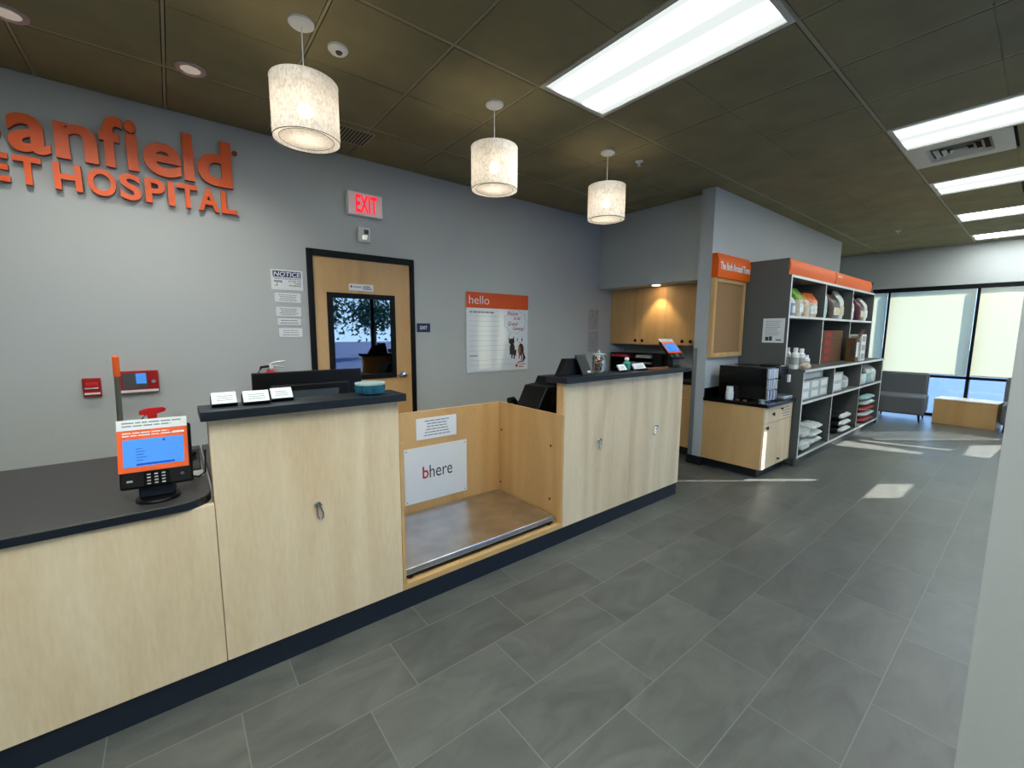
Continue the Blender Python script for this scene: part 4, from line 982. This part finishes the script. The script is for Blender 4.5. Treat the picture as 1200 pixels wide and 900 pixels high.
for k in range(5):
    bag('%s pet food bag of the tall pile in the last bottom bay' % ['lowest pink-edged', 'second white', 'third red-edged', 'fourth white', 'topmost navy and white'][k], 8.44+.02*(k % 2), 1.86, BZ+k*.085, .62, .46, .083, ['bag_black', 'bag_black', 'bag_black', 'bag_grey', 'bag_navy'][k], ['bag_red', 'bag_white', 'bag_red', 'bag_white', 'bag_teal'][k], seed=50+k, lying=True, group=G4, split=.13)

# ------------------------------------------------------------------ far seating
def lounge(x, y, rz, label, group=None):
    t = thing('lounge_chair', label, 'lounge chair', (x, y, 0), rz, group)
    MB().box(-.33, .33, -.33, .33, .12, .43).build('seat', 'fabric_grey', t, local=True, bevel=.035, segs=4)
    MB().box(.22, .36, -.31, .34, .40, .80).build('backrest', 'fabric_grey', t, local=True, bevel=.035, segs=4)
    for a, b in ((-.27, -.27), (-.27, .27), (.27, -.27), (.27, .27)):
        MB().tube([(a, b, .125), (a*1.05, b*1.05, 0)], [.018, .011], 12).build('leg', 'black_plastic', t, local=True)
    return t
lc = lounge(10.02, 1.52, .05, 'grey upholstered lounge chair beyond the end of the bookcase', 'grey lounge chairs')
dup(lc, (10.03, .005, 0), 'grey lounge chair right of the wooden bench, half hidden by the near wall', .0)
t = thing('wooden_bench', 'boxy light wood bench under the far window', 'bench', (10.1, .71, 0), -.09)
MB().box(-.22, .22, -.36, .36, .0, .40).build('body', 'maple_warm', t, local=True, bevel=.004)
MB().box(-.225, .225, -.365, .365, .401, .418).build('top', 'maple', t, local=True, bevel=.002)  # paler wood than the body, sunlight on the top put into colour

# ------------------------------------------------------------------ things on the desk
def terminal(x, y, z, tilt, rz, label, lift, sc=1.):
    t = thing('payment_terminal', label, 'payment terminal', (x, y, z), rz, 'countertop payment terminals')
    MB().lathe([(.068, 0), (.070, .006), (.066, .012), (.03, .014)], (0, 0, 0), 40).build('base', 'black_plastic', t, local=True)
    MB().prism([(-.055, .014), (.055, .014), (.055, lift+.03), (-.055, lift+.02)], 1, -.02, .035).build('stand', mat('stand_navy', (20, 30, 42), rough=.4), t, local=True, bevel=.006)
    u = Vector((1, 0, 0)); v = Vector((0, math.sin(tilt), math.cos(tilt)))
    Mx = plane_M((0, -.045, lift), u, v)
    def bx(nm, a, b, c, d, n0, n1, mt, par, bev=.0, lab=None):
        m = MB(); m.M = Mx; m.box(a, b, c, d, n0, n1); o = m.build(nm, mt, par, local=True, bevel=bev, segs=3)
        if lab: o['label'] = lab
        return o
    body = bx('body', -.104, .116, 0, .235, -.03, 0, 'black_plastic', t, .008)
    face = bx('face_plate', -.106, .106, .062, .222, .0005, .003, 'orange', t, .001, 'orange face plate')
    card = bx('header_card', -.106, .106, .2225, .262, .0005, .003, 'white', t, 0, 'white card along the top')
    m = MB(); m.M = Mx; lines(m, -.09, .09, .232, .256, 2, .005, .0032, seed=2); m.build('card_print', 'ink_soft', card, local=True)
    m = MB(); m.M = Mx; lines(m, -.09, .085, .196, .216, 2, .004, .0032, seed=3); m.box(.060, .096, .199, .206, .003, .0034); m.build('face_print', 'white', face, local=True)
    scn = bx('screen', -.090, .092, .082, .186, .0032, .004, 'screen_blue', t, 0, 'lit blue screen')
    m = MB(); m.M = Mx; m.box(-.052, .062, .086, .093, .0041, .0045); m.box(.028, .036, .172, .180, .0041, .0045); m.build('screen_button', 'screen_dark', scn, local=True)
    m = MB(); m.M = Mx
    for k in range(5): m.box(-.052, -.052+[.02, .03, .022, .026, .018][k], .104+k*.011, .1065+k*.011, .0041, .0044)
    m.build('screen_text', 'screen_navy', scn, local=True)
    kp = bx('keypad', -.034, .044, .006, .058, .0, .002, 'black_gloss', t)
    m = MB(); m.M = Mx
    for a in range(3):
        for b in range(4): m.box(-.024+a*.022, -.013+a*.022, .011+b*.0115, .016+b*.0115, .0022, .0028)
    m.build('key_marks', 'paper_grey', kp, local=True)
    m = MB(); m.M = Mx; m.box(-.083, -.066, .026, .033, .0003, .0008); m.build('contactless_mark', 'paper_grey', t, local=True)
    m = MB(); m.M = Mx; m.lathe([(.006, 0), (.006, .003)], (.083, .036, 0), 16); m.build('button', 'dark_grey', t, local=True)
    return t
terminal(-.085, 2.125, .832, R(17), R(-5), 'payment terminal with an orange bezel on the low desk at the left', .062)
tm = terminal(3.545, 2.085, 1.18, R(44), R(-8), 'payment terminal with an orange bezel at the far end of the tall counter', .10); tm.scale = (.86, .86, .86)

def card_holder(x, y, z, w_, rz, label, group):
    t = thing('card_holder', label, 'card holder', (x, y, z), rz, group)
    M1 = plane_M((0, -.012, .006), (1, 0, 0), (0, math.sin(R(38)), math.cos(R(38))))
    m = MB(); m.M = M1; m.box(-w_/2-.002, w_/2+.002, -.004, .052, -.004, -.002); m.box(-w_/2-.002, w_/2+.002, -.006, -.003, -.004, .016); m.build('easel', 'black_plastic', t, local=True)
    m = MB(); m.box(-w_/2, -w_/2+.004, -.015, .05, 0, .008); m.box(w_/2-.004, w_/2, -.015, .05, 0, .008)
    m.tube([(-w_/2, .03, .04), (-w_/2, .052, .002)], .002, 6); m.tube([(w_/2, .03, .04), (w_/2, .052, .002)], .002, 6); m.build('foot', 'black_plastic', t, local=True)
    m = MB(); m.M = M1; m.box(-w_/2, w_/2, -.002, .054, -.0015, .010); cd = m.build('card_stack', 'white', t, local=True)
    m = MB(); m.M = M1; lines(m, -w_*.3, w_*.38, .010, .040, 3, .003, .0102, seed=int(x*100)); m.build('print', 'ink_soft', cd, local=True)
    return t
gz = 'card holders on the left counter ledge'
card_holder(.150, 2.085, 1.181, .085, 0, 'white business cards in a black easel at the left end of the ledge', gz)
card_holder(.262, 2.068, 1.181, .095, 0, 'white business cards in a black easel, middle of the ledge trio', gz)
card_holder(.365, 2.105, 1.181, .085, .05, 'white business cards in a black easel, right of the ledge trio', gz)
gz = 'card holders on the right counter ledge'
card_holder(2.76, 2.07, 1.181, .085, .0, 'small card easel, left of the two on the right counter ledge', gz)
card_holder(2.985, 2.07, 1.181, .15, .0, 'wider card easel, right of the two on the right counter ledge', gz)

# bowl
t = thing('ceramic_bowl', 'blue ribbed ceramic bowl on the left counter ledge', 'bowl', (.748, 2.062, 1.181))
V = []; F = []; seg = 96
prof = [(.050, 0), (.064, .006), (.070, .020), (.0715, .038), (.070, .048), (.071, .056), (.067, .057), (.065, .045), (.062, .02), (.045, .010), (.001, .009)]
for j, (r, z) in enumerate(prof):
    for k in range(seg):
        a = 2*math.pi*k/seg; q = r*(1+(.018*math.cos(32*a) if 1 <= j <= 3 else 0)); V.append((q*math.cos(a), q*math.sin(a), z))
for j in range(len(prof)-1):
    for k in range(seg): F.append((j*seg+k, j*seg+(k+1) % seg, (j+1)*seg+(k+1) % seg, (j+1)*seg+k))
F.append(tuple(range(seg-1, -1, -1)))
lo_ = MB(); lo_.v = V; lo_.f = [list(f) for f in F]; lo_.mi = [0 if (i//seg) < 4 or i >= seg*(len(prof)-1) else 1 for i in range(len(F))]
lo_.build('bowl', ['teal_glaze', 'pale_glaze'], t, local=True)

# monitors
def monitor(x0, x1, y, z0, z1, rz, label, zt=.832):
    cx = (x0+x1)/2; w_ = (x1-x0)/2
    t = thing('computer_monitor', label, 'monitor', (cx, y, zt), rz)
    h0, h1 = z0-zt, z1-zt
    MB().box(-w_, w_, -.01, .014, h0, h1).build('screen_shell', 'black_plastic', t, local=True, bevel=.005)
    MB().box(-w_*.72, w_*.72, -.032, -.0105, h0+.05, h1-.07).build('back_housing', 'black_plastic', t, local=True, bevel=.008)
    MB().box(-w_*.42, w_*.50, -.0345, -.0325, h0+(h1-h0)*.50, h0+(h1-h0)*.66).build('vent_panel', mat('vent_grey', (60, 70, 74), rough=.25), t, local=True)
    MB().box(-w_+.012, w_-.012, .0145, .0155, h0+.012, h1-.012).build('display', 'black_gloss', t, local=True)
    MB().box(-.035, .035, -.06, -.033, .01, h0+.12).build('neck', 'black_plastic', t, local=True, bevel=.004)
    MB().box(-.12, .12, -.12, .08, 0, .012).build('foot', 'black_plastic', t, local=True, bevel=.005)
    return t
monitor(.318, .900, 2.63, .95, 1.262, 0, 'black monitor seen from behind over the left counter ledge')
t = thing('label_printer', 'black label printer with a sloping front under the right counter ledge', 'printer', (2.36, 2.47, .832))
MB().prism([(-.14, 0), (.20, 0), (.20, .30), (-.02, .30), (-.05, .245), (-.155, .235), (-.20, .15), (-.25, .06), (-.24, .0)], 1, -.13, .13).build('body', 'black_plastic', t, local=True, bevel=.008)
MB().box(-.12, .14, -.135, -.131, .08, .20).build('front_cover', 'black_gloss', t, local=True)
t = thing('barcode_scanner', 'black handheld scanner lying left of the label printer', 'scanner', (2.19, 2.66, .832))
MB().tube([(-.10, 0, .105), (-.06, 0, .11), (.0, 0, .06), (.03, 0, .02)], [.026, .028, .016, .018], 12).build('body', 'black_plastic', t, local=True)
MB().box(-.03, .06, -.04, .04, 0, .02).build('cradle', 'black_plastic', t, local=True, bevel=.004)
# leaning tablet and stand on right ledge
t = thing('tablet_stand', 'black tablet on a wedge stand at the left end of the right ledge', 'tablet', (2.25, 2.10, 1.181))
MB().prism([(2.10, 1.181), (2.38, 1.181), (2.30, 1.30), (2.17, 1.30)], 1, 2.105, 2.155).build('wedge_stand', 'black_plastic', t, bevel=.004)
m = MB(); m.M = plane_M((2.35, 2.06, 1.183), (1, .1, 0), (-.32, .25, 1)); m.box(-.058, .058, 0, .155, -.012, 0); m.build('tablet', mat('tablet_grey', (26, 27, 26), rough=.5), t, bevel=.004)
m = MB(); m.M = plane_M((2.35, 2.06, 1.183), (1, .1, 0), (-.32, .25, 1)); m.box(.005, .045, .012, .028, .0, .001); m.build('sticker', 'white', t)
# jar of treats
t = thing('treat_jar', 'clear jar of colourful wrapped treats on the right counter ledge', 'jar', (2.515, 2.10, 1.181))
MB().lathe([(.050, 0), (.054, .004), (.054, .125), (.046, .138), (.043, .138), (.050, .122), (.050, .006)], (0, 0, 0), 32).build('glass', 'clear_glass', t, local=True)
MB().lathe([(.046, .138), (.046, .146), (.010, .149), (.008, .17), (.004, .172)], (0, 0, 0), 28).build('lid', 'pale_glaze', t, local=True)
TR = ['bag_maroon', 'bag_yellow', 'bag_red', 'bag_orange', 'bag_white', 'bag_blue', 'marker_red']
m = MB(); rg = random.Random(5)
for k in range(70):
    a = rg.uniform(0, 6.28); r = .040*math.sqrt(rg.random()); z = .012+.105*k/70
    m.M = Matrix.Translation((2.515+r*math.cos(a), 2.10+r*math.sin(a), 1.181+z)) @ Matrix.Rotation(rg.uniform(0, 3), 4, 'X') @ Matrix.Rotation(rg.uniform(0, 3), 4, 'Z')
    m.box(-.012, .012, -.006, .006, -.004, .004, rg.randrange(7))
o = tag(m.build('wrapped_treats', TR), 'colourful wrapped treats filling the clear jar', 'treats'); o['kind'] = 'stuff'
# teal sanitiser bottle
t = thing('sanitizer_bottle', 'teal plastic bottle with a white cap behind the card easels', 'bottle', (2.90, 2.13, 1.181))
MB().lathe([(.030, 0), (.034, .006), (.034, .055), (.016, .072), (.013, .08)], (0, 0, 0), 24).build('body', 'teal_plastic', t, local=True)
MB().lathe([(.016, .08), (.018, .082), (.018, .1), (.006, .104)], (0, 0, 0), 20).build('cap', 'white', t, local=True)
# brown clipboard and papers
t = thing('clipboard', 'brown clipboard lying on the right counter ledge before the terminal', 'clipboard', (3.22, 2.07, 1.181))
MB().box(-.15, .12, -.07, .07, 0, .004).build('board', 'brown_wood', t, local=True, bevel=.001)
MB().box(-.15, -.135, -.03, .03, .004, .012).build('clamp', 'steel', t, local=True)

# fire extinguisher
t = thing('fire_extinguisher', 'red fire extinguisher on the back wall behind the left monitor', 'fire extinguisher', (.61, 3.90, .78))
MB().lathe([(.055, 0), (.062, .01), (.062, .33), (.052, .365), (.026, .385), (.022, .40)], (0, 0, 0), 32).build('cylinder', 'red_bright', t, local=True)
MB().lathe([(.016, .40), (.018, .43), (.010, .44)], (0, 0, 0), 20).build('valve', 'aluminium', t, local=True)
m = MB(); m.tube([(-.02, 0, .435), (.03, -.01, .455), (.10, -.02, .462)], .007, 8); m.tube([(0, 0, .43), (.05, -.01, .425), (.09, -.02, .415)], .006, 8); m.build('handle', 'aluminium', t, local=True)
MB().tube([(-.015, -.01, .425), (-.07, -.02, .42), (-.10, -.02, .36), (-.09, -.02, .2), (-.075, -.02, .08)], .011, 10).build('hose', 'black_plastic', t, local=True)
m = MB(); m.M = plane_M((0, -.02, .42), (1, 0, 0), (0, 0, 1)); m.lathe([(.014, 0), (.014, .01)], (0, 0, 0), 16); m.build('gauge', 'white', t, local=True)
MB().box(-.04, -.0, -.0635, -.060, .30, .35).build('label', 'paper', t, local=True)
MB().box(-.03, .03, .055, .082, .1, .36).build('bracket', 'steel', t, local=True)

# broom, spray bottle, phone, papers behind the terminal
t = thing('broom', 'long grey pole with an orange grip leaning behind the desk', 'broom', (-.26, 3.12, 0))
MB().tube([(-.285, 3.20, .10), (-.2475, 3.12, 1.20), (-.2465, 3.117, 1.24)], .0125, 12).build('handle', mat('pole_grey', (92, 90, 84), rough=.5), t)
plabel(MB().tube([(-.2465, 3.117, 1.24), (-.2445, 3.113, 1.345), (-.2444, 3.112, 1.353)], [.015, .015, .006], 14).build('grip', 'orange', t), 'orange grip')
B(-.42, -.14, 3.18, 3.22, .02, .12).build('brush_head', 'black_plastic', t)
t = thing('spray_bottle', 'spray bottle with a red trigger standing behind the payment terminal', 'spray bottle', (-.10, 2.80, .832))
MB().lathe([(.038, 0), (.042, .008), (.042, .11), (.030, .15), (.014, .175), (.014, .20)], (0, 0, 0), 28).build('body', 'clear_glass', t, local=True)
MB().lathe([(.036, .006), (.038, .08)], (0, 0, 0), 24).build('liquid', 'white', t, local=True)
m = MB(); m.prism([(-.055, .255), (-.055, .235), (-.025, .232), (-.022, .20), (.012, .20), (.014, .236), (.045, .244), (.052, .258), (.04, .266), (-.02, .266)], 1, -.012, .012); m.build('trigger_head', 'red_bright', t, local=True, bevel=.002)
MB().tube([(-.03, 0, .235), (-.045, 0, .215), (-.04, 0, .19)], .004, 8).build('trigger', 'red', t, local=True)
t = thing('desk_phone', 'small dark phone on the low desk against the tall counter', 'phone', (.02, 2.50, .832))
MB().prism([(-.07, 0), (.05, 0), (.05, .07), (.03, .085), (-.06, .02)], 0, -.04, .045).build('base', 'black_plastic', t, local=True, bevel=.004)
MB().tube([(-.03, .03, .115), (-.01, .0, .10), (.02, -.03, .07)], [.018, .012, .018], 12).build('handset', 'black_plastic', t, local=True)
tag(B(-.06, .07, 2.34, 2.60, .833, .836).build('paper_sheet', 'paper_grey'), 'loose white sheet on the low desk under the small phone', 'paper')
tag(MB().tube([(.03, 2.42, .84), (.0, 2.36, .842), (.05, 2.30, .842), (.076, 2.30, .86), (.082, 2.34, .95)], .004, 8).build('power_cable', 'black_plastic'), 'black cable running over the low desk to the tall counter', 'cable')

# ------------------------------------------------------------------ behind the camera: what the door glass reflects
t = thing('console_table', 'brown wooden console table by the entrance glass, behind the camera', 'table', (4.05, -.72, 0))
B(3.55, 4.45, -.92, -.55, .82, .86).build('top', 'brown_wood', t); B(3.57, 3.62, -.9, -.57, 0, .82).build('leg', 'brown_wood', t); B(4.38, 4.43, -.9, -.57, 0, .82).build('leg', 'brown_wood', t); B(3.62, 4.38, -.88, -.86, .3, .82).build('back_panel', 'brown_wood', t)
tag(MB().lathe([(.05, 0), (.07, .03), (.055, .12), (.045, .18), (.075, .26), (.06, .26)], (3.62, -.72, .861), 24).build('vase', mat('vase_red', (90, 24, 24), rough=.4)), 'dark red vase on the console table behind the camera', 'vase')
tag(MB().lathe([(.04, 0), (.06, .04), (.05, .14), (.04, .2), (.055, .24), (.045, .24)], (3.98, -.72, .861), 24).build('vase', 'stone'), 'pale stone vase on the console table behind the camera', 'vase')
for k, (x, y, r) in enumerate([(2.6, -9, 1.2), (6.2, -17, 1.8), (10.5, -20, 1.8), (15, -16, 1.5)]):
    t = thing('tree', ['small street tree outside, nearest the entrance glass', 'street tree outside, second nearest the entrance glass', 'street tree outside, third and tallest looking past the road', 'street tree outside, farthest to the right of the entrance'][k], 'tree', (x, y, -.15), group='street trees outside')
    MB().tube([(0, 0, 0), (.1, 0, 1.2), (0, .1, 2.6)], [.14, .11, .08], 10).build('trunk', 'brown_wood', t, local=True)
    m = MB(); rg = random.Random(k)
    for _ in range(1500):
        a, b, c = rg.gauss(0, .42)*r, rg.gauss(0, .42)*r, 2.8+rg.gauss(0, .34)*r; s = .24
        d1 = Vector((rg.uniform(-1, 1), rg.uniform(-1, 1), rg.uniform(-1, 1))).normalized()*s; d2 = Vector((rg.uniform(-1, 1), rg.uniform(-1, 1), rg.uniform(-1, 1))).normalized()*s
        m.add([(a, b, c), (a+d1.x, b+d1.y, c+d1.z), (a+d2.x, b+d2.y, c+d2.z)], [(0, 1, 2)])
    m.build('crown', mat('leaf', (60, 96, 70), rough=.8), t, local=True, smooth=False)
